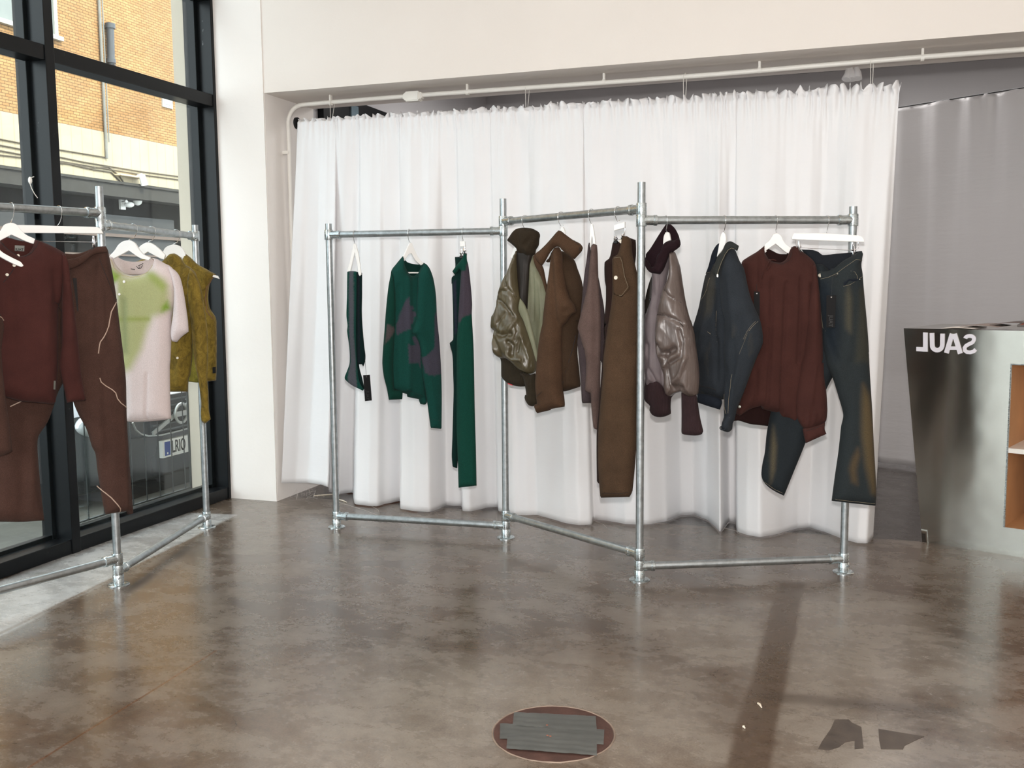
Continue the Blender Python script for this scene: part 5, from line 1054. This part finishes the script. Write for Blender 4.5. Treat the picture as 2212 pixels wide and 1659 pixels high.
line(ds, K(d6, (1000, 20), (940, 160), (880, 300)), M_THREAD, 'stitching', .0007); line(ds, K(d6, (750, 600), (735, 800), (705, 960), (690, 1180)), M_THREAD, 'stitching', .0008); line(ds, K(d6, (612, 900), (620, 1060), (650, 1190)), M_THREAD, 'stitching', .0008)
line(ds, K(d6, (610, 1240), (650, 1230), (700, 1250)), M_THREAD, 'stitching', .0008)
e = ds.surf(K(d6, (628, 1400)), .0)[0]; m = MB(); rg = [e+f.w*.0125*math.cos(a)+np.array([0, 0, .008*math.sin(a)+.001])+f.n*.006 for a in [2*PI*k/20 for k in range(21)]]; m.tube(rg, .0022, 8, cap=False); cf = m.build('cuff_edge', F_DEN, ds.o)
m = MB(); m.lathe(e+f.n*.003, [(.0115, 0), (.0115, .003)], 18, axis=(0, 0, 1)); m2 = MB()
cl = cloth(f, 'collar', K(d5, (600, 190), (640, 152), (690, 148), (740, 175), (803, 215), (795, 250), (778, 292), (745, 270), (700, 256), (655, 285), (610, 345), (560, 450), (525, 560), (500, 640), (492, 685), (470, 676), (440, 650), (418, 600), (440, 500), (490, 365), (555, 290)), F_JN, g_, T=.012, off=.075, g=.006, nz=.001, paint=[], base=(52, 54, 52))
line(cl, K(d5, (745, 262), (700, 248), (650, 278), (605, 340), (553, 450), (515, 560), (488, 650)), M_THREAD, 'stitching', .0009)
cl2 = cloth(f, 'collar', K(d5, (525, 165), (470, 200), (405, 310), (375, 420), (345, 530), (305, 632), (335, 635), (380, 615), (425, 600), (450, 480), (490, 365), (515, 260)), F_DEND, g_, T=.010, off=.0, g=.007, nz=.001)
line(cl2, K(d5, (330, 622), (380, 605), (415, 598)), M_THREAD, 'stitching', .0008)
m = MB(); e = cl.surf(K(d5, (494, 660)), .004)[0]; m.box(e-np.array([.003, .003, .006]), e+np.array([.003, .002, .006]), bev=.001); m.build('collar_stud', M_ZIP, cl.o)
e = ds.surf(K(d6, (805, 1095)), .002)[0]; m = MB(); m.lathe(e+f.w*.004, [(.005, 0), (.006, .002), (.001, .003)], 14, axis=f.n); m.build('cuff_button', M_ZIP, ds.o)

# burgundy blouse
f = Frame('C', 1676, -14)
hanger(f, K(r2, (470, 310))[0], [('arm', K(r2, (462, 312), (482, 312), (520, 335), (540, 380), (570, 425), (630, 470), (640, 500), (600, 520), (580, 520), (462, 424), (345, 505), (330, 480), (352, 430), (385, 400), (420, 360), (432, 325)), .013), ('arm', K(r2, (600, 500), (760, 560), (860, 610), (850, 625), (700, 580), (590, 520)), .011), ('arm', K(r2, (360, 480), (250, 540), (150, 600), (155, 612), (280, 560), (370, 505)), .011)], 'white wooden hanger of the burgundy blouse', off=-.012)
g_ = empty('blouse', f.at(1690, 955), 'burgundy pleated blouse with neck ties and gathered cuff', 'blouse')
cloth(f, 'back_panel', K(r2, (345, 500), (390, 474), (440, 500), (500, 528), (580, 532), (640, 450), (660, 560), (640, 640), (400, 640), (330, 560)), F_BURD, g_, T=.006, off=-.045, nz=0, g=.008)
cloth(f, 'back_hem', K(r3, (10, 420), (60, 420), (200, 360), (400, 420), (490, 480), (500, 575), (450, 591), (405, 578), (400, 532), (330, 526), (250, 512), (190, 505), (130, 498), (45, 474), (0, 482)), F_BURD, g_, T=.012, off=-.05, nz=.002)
bb = cloth(f, 'body', K(r2, (350, 442), (345, 490), (360, 540), (400, 590), (440, 610), (520, 620), (570, 590), (600, 530), (625, 475), (650, 450), (690, 452), (730, 490), (860, 600), (900, 700), (935, 900), (950, 1200), (955, 1659))+K(r3, (520, 100), (500, 300), (480, 440), (430, 500), (380, 470), (315, 455), (305, 420), (212, 394), (200, 374), (130, 395), (55, 442), (30, 425), (50, 340), (90, 180), (120, 0))+K(r2, (250, 1550), (210, 1250), (170, 1000), (120, 800), (108, 620), (160, 572), (270, 505)), F_BUR, g_, T=.05, off=0, R=.06, g=.008, nz=.007,
      folds=[(K(r2, (400, 790), (390, 1200), (370, 1659))+K(r3, (225, 390)), .006, -.013), (K(r2, (545, 840), (530, 1200), (510, 1659))+K(r3, (320, 440)), .006, -.013), (K(r2, (700, 780), (690, 1200), (675, 1659)), .006, -.013), (K(r2, (810, 850), (800, 1200)), .006, -.013), (K(r3, (160, 120), (150, 380)), .006, -.010), (K(r2, (270, 560), (275, 900)), .006, -.012)])
bsl = cloth(f, 'sleeve', K(r2, (835, 640), (875, 640), (905, 760), (935, 1000), (955, 1300), (962, 1659))+K(r3, (632, 30), (638, 170), (652, 280), (658, 400), (650, 480), (560, 520), (500, 535), (462, 480), (440, 420), (442, 300), (465, 150), (490, 0))+K(r2, (750, 1500), (790, 1100), (820, 850)), F_BUR, g_, T=.045, off=.03, R=.05, g=.009, nz=.005, folds=[(K(r3, (500, 420), (495, 500)), .004, -.008), (K(r3, (540, 400), (530, 500)), .004, -.008), (K(r3, (580, 420), (570, 500)), .004, -.008), (K(r3, (615, 430), (610, 490)), .004, -.008), (K(r3, (560, 100), (530, 350)), .008, .008), (K(r3, (470, 380), (500, 520)), .006, -.006)])
bcf = cloth(f, 'cuff', K(r3, (490, 530), (560, 512), (645, 482), (642, 530), (655, 566), (600, 590), (512, 630), (500, 585)), F_BUR, g_, T=.022, off=.045, g=.007, nz=.001)
line(bcf, K(r3, (497, 545), (560, 526), (640, 498)), M_DTH, 'cuff_seam', .001)
for q in (((400, 590), (350, 640), (300, 740), (290, 790)), ((400, 590), (390, 640), (350, 700), (340, 690)), ((380, 600), (440, 590), (470, 600))): line(bb, K(r2, *q), F_BUR, 'neck_tie', .0030, g_, lift=.004)
line(bb, K(r2, (350, 520), (385, 600), (440, 625), (520, 640), (590, 600), (622, 520)), M_DTH, 'neck_seam', .0012)
swing_tag(f, K(r2, (266, 860))[0], K(r2, (236, 925), (297, 928), (297, 1235), (236, 1100)), K(r2, (280, 760))[0], 'black swing tag between the denim jacket and burgundy blouse', .048, False)

# jeans
f = Frame('C', 1787, -12, .06)
h_ = hanger(f, K(r2, (1004, 312))[0], [('bar', K(r2, (655, 312), (1000, 314), (1340, 336), (1375, 350), (1398, 385), (1396, 405), (1000, 392), (635, 376), (640, 340)), .013)], 'white clip hanger above the jeans at the rack end', off=.0)
m = MB(); m.tube([f.at(*q, .0) for q in K(r2, (680, 380), (685, 462), (1000, 478), (1280, 492), (1335, 470), (1338, 400))], .0014, 6); m.build('wire', M_CLIP, h_)
clip(f, K(r2, (712, 410))[0], K(r2, (712, 490))[0], h_, .0, .018); clip(f, K(r2, (1285, 440))[0], K(r2, (1290, 535))[0], h_, .0, .018)
g_ = empty('jeans', f.at(1780, 1085), 'dirty washed dark jeans with brown fading, clipped at the waist', 'jeans')
BG = (38, 44, 48); BRN_ = (98, 84, 62)
cloth(f, 'back_panel', K(r2, (735, 482), (860, 488), (920, 510), (960, 540), (1100, 528), (1270, 512), (1368, 497), (1380, 560), (1340, 800), (1000, 800), (860, 640)), F_JN, g_, T=.012, off=-.05, g=.010, paint=[], base=(34, 38, 44))
ll = cloth(f, 'leg', K(r2, (880, 640), (960, 640), (1100, 800), (1150, 1200), (1120, 1600))+K(r3, (770, 60), (720, 140), (695, 178), (655, 255), (580, 440), (505, 640), (440, 800), (362, 992), (300, 962), (242, 920), (208, 862), (212, 780), (230, 690), (246, 540), (290, 350), (400, 100), (480, 0))+K(r2, (800, 1200), (840, 800)), F_JN, g_, T=.04, off=-.03, g=.010, nz=.006, paint=[(K(r3, (280, 500), (300, 640), (290, 800), (262, 900), (262, 740), (268, 600)), (92, 84, 66), .012)], base=(36, 42, 46))
line(ll, K(r3, (225, 893), (290, 940), (360, 972)), M_THREAD, 'hem_stitching', .0007)
rl = cloth(f, 'leg', K(r2, (905, 715), (1000, 712), (1080, 680), (1180, 600), (1280, 545), (1350, 500), (1375, 498), (1384, 530), (1366, 640), (1380, 740), (1392, 900), (1420, 1200), (1440, 1450), (1452, 1659))+K(r3, (945, 0), (952, 150), (968, 400), (980, 650), (996, 940), (992, 1060), (850, 1045), (690, 1026), (712, 860), (738, 680), (755, 520), (770, 432), (735, 300), (697, 180), (660, 100), (640, 0))+K(r2, (965, 1500), (950, 1300), (915, 950)), F_JN, g_, T=.05, off=.01, R=.055, g=.008, nz=.005,
      paint=[(K(r3, (890, 215), (940, 300), (975, 500), (990, 760), (992, 980), (950, 960), (905, 780), (880, 560), (882, 330)), (96, 82, 58), .02), (K(r3, (852, 650), (865, 700), (840, 800), (848, 900), (810, 880), (795, 790), (815, 720)), (88, 74, 54), .016), (K(r2, (1200, 880), (1230, 1000), (1225, 1350), (1180, 1300), (1180, 950)), (84, 80, 66), .02), (K(r2, (900, 800), (1000, 820), (1130, 1300), (1080, 1659), (960, 1500)), (28, 36, 44), .03), (K(r2, (1330, 900), (1400, 900), (1450, 1659), (1280, 1659)), (60, 60, 52), .02)], base=(44, 50, 52),
      folds=[(K(r2, (930, 900), (960, 1300), (1100, 1659)), .012, -.010), (K(r2, (1200, 800), (1220, 1600)), .02, .008)])
line(rl, K(r3, (694, 1005), (850, 1022), (992, 1038)), M_THREAD, 'hem_stitching', .0008)
line(rl, K(r2, (905, 800), (1000, 775), (1080, 740), (1180, 665), (1290, 590), (1365, 600)), M_THREAD, 'waist_stitching', .0007)
line(rl, K(r2, (1150, 870), (1220, 850), (1310, 798), (1370, 762)), M_THREAD, 'pocket_stitching', .0011); line(rl, K(r2, (1225, 710), (1270, 720), (1295, 760), (1300, 800)), M_THREAD, 'pocket_stitching', .0007)
line(rl, K(r2, (915, 880), (935, 1100), (955, 1300), (980, 1340)), M_THREAD, 'fly_stitching', .0007)
patch(rl, K(r2, (1148, 830), (1200, 795), (1330, 790), (1290, 812), (1215, 848), (1155, 868)), F_DEND, 'pocket_opening', .002)
for q in (((1040, 690), (1075, 680), (1090, 760), (1060, 775)), ((1340, 500), (1370, 498), (1366, 600), (1345, 610))): patch(rl, K(r2, *q), F_DEN, 'belt_loop', .003, .003)
button(rl, K(r2, (922, 757))[0], M_ZIP, .0085)
for q in ((1094, 740), (1322, 798)): button(rl, K(r2, q)[0], M_ZIP, .0026, name='rivet')
swing_tag(f, K(r2, (1062, 790))[0], K(r2, (1000, 965), (1105, 965), (1092, 1305), (1000, 1305)), K(r2, (1078, 750))[0], 'black swing tag hanging on the front of the jeans', .072)

# ------------------------------------------------------------------ left rack
# umber trousers
f = Frame('D', 127, -14, .055)
h_ = hanger(f, (124, 487), [('bar', K(h5, (190, 735), (400, 738), (620, 745), (1040, 756), (1085, 770), (1122, 828), (700, 824), (200, 822), (60, 818), (60, 740)), .013)], 'long white clip hanger of the umber trousers', off=.0)
m = MB(); m.tube([f.at(*q) for q in K(h5, (100, 820), (100, 908), (480, 911), (900, 917), (1050, 920), (1056, 830))], .0013, 6); m.build('wire', M_CLIP, h_)
clip(f, K(h5, (1015, 870))[0], K(h5, (1018, 975))[0], h_, .0, .014)
g_ = empty('trousers', f.at(140, 1128), 'umber brown trousers with curved cream piping, by the window', 'trousers')
cloth(f, 'waist_back', K(lL, (820, 425), (890, 430), (1000, 438), (1090, 430), (1150, 412), (1250, 372), (1330, 338), (1460, 332), (1440, 420), (1200, 600), (820, 560)), F_L2, g_, T=.008, off=-.03, nz=0)
lw = cloth(f, 'leg', K(lL, (100, 520), (940, 560))+[(150, 640), (145, 800), (124, 850)]+K(l3, (370, 310), (325, 430), (262, 528), (255, 600), (262, 700), (270, 800), (285, 950), (303, 1104), (150, 1113), (5, 1112))+[(-28, 1128), (-25, 1000), (-10, 700)], F_L2, g_, T=.05, off=-.04, R=.06, g=.013, nz=.008, folds=[(K(l3, (150, 400), (140, 1100)), .02, -.010), (K(l3, (240, 500), (190, 1000)), .02, .008)])
line(lw, K(l3, (50, 318), (90, 298), (128, 280)), M_PIPNG, 'piping', .0022, g_)
rw = cloth(f, 'leg', K(lL, (880, 520), (940, 510), (1060, 490), (1180, 440), (1260, 390), (1330, 345), (1400, 332), (1460, 332), (1482, 390), (1500, 480), (1560, 800), (1600, 1070), (1640, 1400))+K(l3, (842, 0), (856, 150), (862, 400), (880, 700), (895, 900), (908, 1058), (870, 1062), (862, 1040), (810, 1046), (720, 1062), (700, 980), (668, 780), (652, 650), (628, 600), (590, 480), (540, 390), (502, 300), (440, 100), (420, 0))+[(128, 700), (140, 600)], F_L2, g_, T=.055, off=0., R=.06, g=.010, nz=.006, fu=12, fv=1.5,
      folds=[(K(lL, (1320, 480), (1420, 1100), (1440, 1659)), .012, -.012), (K(lL, (1300, 600), (1290, 1659)), .014, -.008), (K(l3, (680, 0), (720, 700)), .015, -.010), (K(l3, (830, 300), (840, 1050)), .012, .008), (K(lL, (1000, 620), (1180, 560), (1320, 460)), .006, -.010)])
for q in (((1604, 1070), (1560, 1110), (1520, 1165), (1480, 1230), (1462, 1330), (1448, 1430), (1420, 1500), (1370, 1580), (1330, 1640), (1310, 1720), (1300, 1800)),): line(rw, K(lL, *q), M_PIPNG, 'piping', .0024, g_)
line(rw, K(l3, (655, 125), (665, 152), (700, 180), (740, 205), (762, 225), (775, 265), (800, 295), (856, 334)), M_PIPNG, 'piping', .0022, g_)
line(rw, K(l3, (662, 868), (690, 895), (740, 938), (780, 985), (800, 1010), (812, 1045)), M_PIPNG, 'piping', .0024, g_)
line(rw, K(lL, (1325, 500), (1400, 720), (1460, 860), (1520, 990), (1590, 1068)), M_DTH, 'seam', .0012)
wb = cloth(f, 'waistband', K(lL, (890, 500), (950, 512), (1080, 480), (1180, 430), (1260, 385), (1330, 342), (1462, 334), (1482, 420), (1400, 428), (1320, 440), (1250, 480), (1150, 560), (1050, 620), (940, 660), (900, 600)), F_L2, g_, T=.014, off=.055, g=.006, nz=.001, folds=[(K(lL, (960+k*46, 520-k*19), (975+k*46, 620-k*22)), .0028, -.006) for k in range(8)])
patch(rw, K(lL, (962, 770), (1008, 775), (1028, 1225), (1012, 1225)), M_DTH, 'pocket_opening', .003)

# oxblood henley
f = Frame('D', 24, -14, .07)
hanger(f, K(l2, (100, 360))[0], [('arm', K(l2, (85, 362), (120, 362), (160, 380), (190, 420), (240, 470), (332, 515), (318, 562), (250, 540), (105, 474), (-30, 545), (-140, 610), (-140, 560), (-60, 500), (0, 440), (40, 380)), .014)], 'white wooden hanger of the oxblood henley', off=-.01)
g_ = empty('henley_top', f.at(80, 872), 'oxblood long sleeved henley with a grey neck label', 'top')
cloth(f, 'back_panel', K(lL, (0, 250), (90, 205), (170, 225), (260, 250), (400, 268), (480, 245), (540, 330), (420, 480), (250, 520), (0, 420)), F_HEN, g_, T=.008, off=-.045, nz=0)
hb = cloth(f, 'body', K(lL, (-180, 330), (20, 270), (60, 330), (140, 390), (200, 430), (260, 470), (330, 460), (400, 420), (450, 340), (480, 240), (560, 262), (700, 322), (820, 382), (900, 450), (900, 640), (860, 1000), (800, 1180), (795, 1659))+K(l3, (392, 50), (385, 180), (376, 295), (360, 312), (250, 300), (150, 292), (45, 266), (-40, 250), (-60, -100)), F_HEN, g_, T=.055, off=.0, R=.07, g=.010, nz=.008, fu=8, fv=1.4, folds=[(K(lL, (700, 700), (720, 1100), (780, 1200)), .012, -.010), (K(lL, (200, 900), (220, 1659)), .02, -.006), (K(lL, (620, 1000), (600, 1659)), .02, .008)])
hs = cloth(f, 'sleeve', K(lL, (850, 430), (900, 455), (930, 520), (950, 620), (975, 800), (1000, 1000), (1022, 1220), (1060, 1500), (1075, 1659))+K(l3, (545, 30), (560, 150), (586, 285), (520, 290), (456, 302), (440, 220), (420, 130), (405, 40))+K(lL, (850, 1659), (850, 1200), (855, 800), (840, 560)), F_HEN, g_, T=.035, off=.035, g=.010, nz=.005)
line(hb, K(lL, (20, 290), (70, 360), (140, 410), (220, 460)), M_DTH, 'neck_seam', .0014); line(hb, K(lL, (510, 270), (470, 350), (420, 420), (370, 455), (320, 475)), M_DTH, 'neck_seam', .0014)
line(hb, K(lL, (180, 570), (100, 700), (0, 830)), M_DTH, 'placket_edge', .0014)
for q in ((236, 462), (142, 600), (44, 726)): button(hb, K(lL, q)[0], M_PEARL, .0058)
line(hb, K(lL, (710, 1100), (760, 1120), (810, 1165), (850, 1230)), M_DTH, 'armhole_seam', .0012)
bk_ = f.at(*K(lL, (270, 358))[0], -.034); m = MB(); m.slab([f.at(*q, -.034) for q in K(lL, (205, 318), (337, 325), (333, 402), (203, 392))], f.n, .001); lb = m.build('neck_label', M_LABEL, g_, smooth=False)
text('label_lettering', 'JUAT', .013, f.at(*K(lL, (268, 378))[0], -.0330), f.w, (0, 0, 1), M_INK, lb, ext=.0003, bold=.0004)
patch(hb, K(l3, (347, 145), (363, 147), (361, 206), (346, 204)), M_LABEL, 'side_label', .002)
# garment cut by the left frame edge
f = Frame('D', -30, -14, .08)
hanger(f, (-36, 500), [('arm', [(-40, 503), (-28, 503), (0, 541), (24, 556), (44, 566), (50, 574), (46, 577), (28, 570), (0, 555), (-40, 530), (-80, 570), (-90, 560)], .014)], 'white hanger tip crossing the henley at the left frame edge', off=.05, hk=True)
g_ = empty('brown_jacket', f.at(-10, 985), 'brown garment mostly cut off by the left frame edge', 'jacket')
ob = cloth(f, 'body', [(-100, 590), (-30, 560), (-8, 600), (-6, 660), (8, 700), (3, 760), (12, 860), (18, 900), (27, 975), (0, 985), (-60, 992), (-120, 990)], F_L2, g_, T=.04, off=.05, g=.013)
line(ob, [(-20, 680), (0, 685), (8, 692)], M_PIPNG, 'piping', .002)

# printed tee
f = Frame('E', 285, 24)
hanger(f, K(h5, (1402, 900))[0], [('arm', K(h5, (1385, 902), (1420, 902), (1470, 930), (1505, 985), (1560, 1050), (1640, 1090), (1620, 1118), (1530, 1095), (1405, 1012), (1270, 1085), (1195, 1120), (1180, 1085), (1250, 1010), (1290, 950), (1340, 912)), .014)], 'white wooden hanger of the green printed tee', off=-.012)
g_ = empty('t_shirt', f.at(310, 911), 'pale pink tee with a blurred green airbrushed print', 't-shirt')
cloth(f, 'back_panel', K(l2, (1050, 675), (1090, 665), (1170, 712), (1250, 730), (1330, 728), (1400, 712), (1435, 690), (1500, 740), (1440, 860), (1150, 860)), F_TEE, g_, T=.006, off=-.045, nz=0, paint=[], base=(206, 190, 186))
tb = cloth(f, 'body', K(l2, (1046, 678), (1075, 690), (1095, 745), (1140, 800), (1200, 845), (1270, 862), (1350, 855), (1420, 820), (1462, 770), (1480, 720), (1440, 692), (1500, 705), (1570, 745), (1640, 785), (1700, 900), (1690, 1100), (1640, 1250), (1637, 1400), (1628, 1659))+K(l3, (1158, 60), (1160, 250), (1167, 410), (1070, 424), (980, 430), (900, 431), (864, 426), (862, 300), (850, 100))+K(l2, (1165, 1659), (1150, 1450), (1125, 1250), (1105, 1000), (1060, 780)), F_TEE, g_, T=.05, off=0, R=.06, g=.009, nz=.006, fu=8,
     paint=[(K(l2, (1060, 740), (1130, 830), (1260, 880), (1400, 850), (1500, 830), (1620, 900), (1660, 1020), (1650, 1180), (1600, 1220), (1500, 1260), (1440, 1400), (1400, 1560), (1300, 1750), (1180, 1800), (1150, 1659), (1110, 1200), (1080, 900)), (170, 172, 124), .026), (K(l2, (1070, 780), (1180, 860), (1160, 940), (1100, 960), (1080, 900)), (138, 160, 76), .014), (K(l2, (1640, 1100), (1650, 1180), (1580, 1215), (1590, 1160)), (128, 158, 62), .010), (K(l2, (1420, 830), (1520, 850), (1640, 960), (1600, 1010), (1480, 900)), (150, 162, 92), .02), (K(l2, (1160, 1260), (1480, 1260), (1470, 1290), (1160, 1300)), (146, 156, 86), .012), (K(l2, (1200, 1080), (1250, 1080), (1270, 1600), (1200, 1600)), (140, 146, 104), .02), (K(l2, (1110, 940), (1170, 920), (1160, 1100), (1140, 1240), (1120, 1200)), (206, 196, 184), .014)], base=(216, 202, 200),
     folds=[(K(l2, (1220, 1100), (1220, 1659)), .014, -.008), (K(l3, (1030, 100), (1025, 420)), .006, -.008), (K(l3, (900, 200), (895, 420)), .010, -.006)])
line(tb, K(l2, (1070, 700), (1110, 790), (1190, 862), (1270, 880), (1350, 872), (1430, 835), (1480, 765)), plain('tee_rib_seam', (176, 166, 120), .8), 'neck_seam', .0014)
line(tb, K(l3, (868, 400), (980, 412), (1166, 392)), plain('tee_seam', (196, 182, 176), .8), 'hem_seam', .0009)
cloth(f, 'sleeve', K(l2, (1610, 775), (1680, 820), (1720, 880), (1750, 1000), (1775, 1150), (1795, 1300), (1802, 1400), (1762, 1430), (1735, 1450), (1690, 1502), (1645, 1492), (1637, 1400), (1660, 1200), (1665, 1000), (1640, 880)), F_TEE, g_, T=.035, off=.02, g=.009, paint=[], base=(218, 206, 206))
button(tb, K(l2, (1228, 922))[0], plain('white_button', (240, 236, 232), .3), .0062); button(tb, K(l2, (1185, 1042))[0], plain('white_button', (240, 236, 232), .3), .0055)
m = MB()
for q in (((1250, 800), (1290, 805)), ((1300, 775), (1325, 795), (1340, 780), (1320, 770), (1335, 765), (1368, 748)), ((1318, 797), (1345, 795), (1362, 765))): m.tube([f.at(*k, -.0365) for k in K(l2, *q)], .0014, 5)
m.build('neck_print', M_INK, g_)

# gold velvet jacket and vest
f = Frame('E', 325, 22)
hanger(f, K(h5, (1612, 922))[0], [('arm', K(h5, (1590, 926), (1630, 926), (1680, 950), (1740, 1000), (1800, 1060), (1785, 1110), (1740, 1095), (1610, 1025), (1560, 1060), (1500, 1000), (1530, 960)), .014)], 'white wooden hanger of the gold velvet jacket', off=-.0)
g_ = empty('velvet_jacket', f.at(400, 915), 'olive gold velvet jacket with one long hanging sleeve', 'jacket')
cloth(f, 'back_panel', K(g4, (60, 200), (160, 160), (275, 210), (400, 600), (470, 900), (462, 1190), (400, 1212), (315, 1205), (200, 1200), (100, 900)), F_GLDD, g_, T=.02, off=-.04, g=.012)
gj = cloth(f, 'body', K(g4, (-150, 180), (-60, 150), (20, 150), (60, 200), (102, 160), (150, 112), (185, 108), (230, 135), (275, 200), (330, 235), (372, 300), (360, 500), (340, 800), (335, 1000), (318, 1150), (305, 1180), (300, 1290), (150, 1290), (0, 1290), (-60, 1200), (-80, 600)), F_GLD, g_, T=.05, off=-.01, R=.05, g=.011, nz=.008, folds=[(K(g4, (120, 170), (200, 200), (280, 215)), .012, -.012), (K(g4, (300, 350), (310, 600), (335, 1000)), .010, -.010), (K(g4, (230, 500), (260, 1200)), .02, .010)])
gs = cloth(f, 'sleeve', K(g4, (320, 240), (372, 300), (415, 420), (440, 560), (465, 760), (470, 1000), (465, 1180), (476, 1300), (480, 1450), (495, 1524), (445, 1564), (420, 1545), (412, 1470), (416, 1380), (400, 1250), (385, 1150), (360, 1040), (345, 900), (330, 700), (300, 480), (300, 330)), F_GLD, g_, T=.035, off=.035, g=.010, nz=.008, fu=12, folds=[(K(g4, (330, 420), (350, 800), (375, 1060)), .010, -.012)])
line(gj, K(g4, (155, 1242), (300, 1245)), plain('gold_seam', (96, 80, 30), .8), 'hem_seam', .0012)
line(gj, K(g4, (155, 930), (220, 1000), (290, 1000), (330, 960)), MATS['gold_seam'], 'pocket_seam', .001); button(gj, K(g4, (248, 994))[0], M_PEARL, .006)
f = Frame('E', 378, 18)
hanger(f, K(h5, (1887, 945))[0], [('arm', K(h5, (1870, 948), (1910, 948), (1970, 975), (2012, 1040), (2020, 1110), (1890, 1048), (1780, 1110), (1765, 1045), (1800, 980)), .014), ('arm', K(g4, (275, 170), (400, 230), (520, 290), (555, 300), (570, 326), (520, 310), (380, 250)), .013)], 'white wooden hanger of the gold velvet vest by the window frame', off=-.0)
g_ = empty('velvet_vest', f.at(440, 825), 'olive gold velvet vest hanging nearest the window frame', 'vest')
vb = cloth(f, 'body', K(g4, (240, 200), (282, 112), (330, 150), (380, 198), (440, 232), (500, 265), (542, 290), (520, 312), (495, 350), (480, 400), (474, 500), (490, 580), (540, 662), (546, 800), (546, 1000), (542, 1192), (470, 1202), (300, 1200), (200, 1200), (180, 700)), F_GLD, g_, T=.045, off=-.01, R=.045, g=.011, nz=.008, folds=[(K(g4, (290, 140), (350, 260), (420, 280)), .012, .012), (K(g4, (400, 250), (440, 420), (450, 650)), .010, -.010)])
line(vb, K(g4, (535, 292), (505, 330), (470, 400), (460, 500), (478, 600), (530, 670)), plain('gold_binding', (108, 78, 48), .7), 'armhole_binding', .003)
line(vb, K(g4, (470, 1170), (540, 1165)), MATS['gold_seam'], 'hem_seam', .001)
patch(vb, K(g4, (529, 1075), (545, 1075), (545, 1128), (529, 1128)), M_BLACK, 'side_label', .014)
# security lanyard on the mullion
mb = MB(); q = [onx(x, y, -.3225) for x, y in K(h5, (368, 210), (330, 222), (325, 285), (345, 340), (375, 395), (408, 440))]; mb.tube(q, .0018, 6); mb.ball(onx(*K(h5, (327, 250))[0], -.3225), .009, 10, sc=(1, 1, 1.9))
tag(recenter(mb.build('cable_tie', M_WHITEP)), 'white plastic cable end dangling by the window mullion', 'cable')
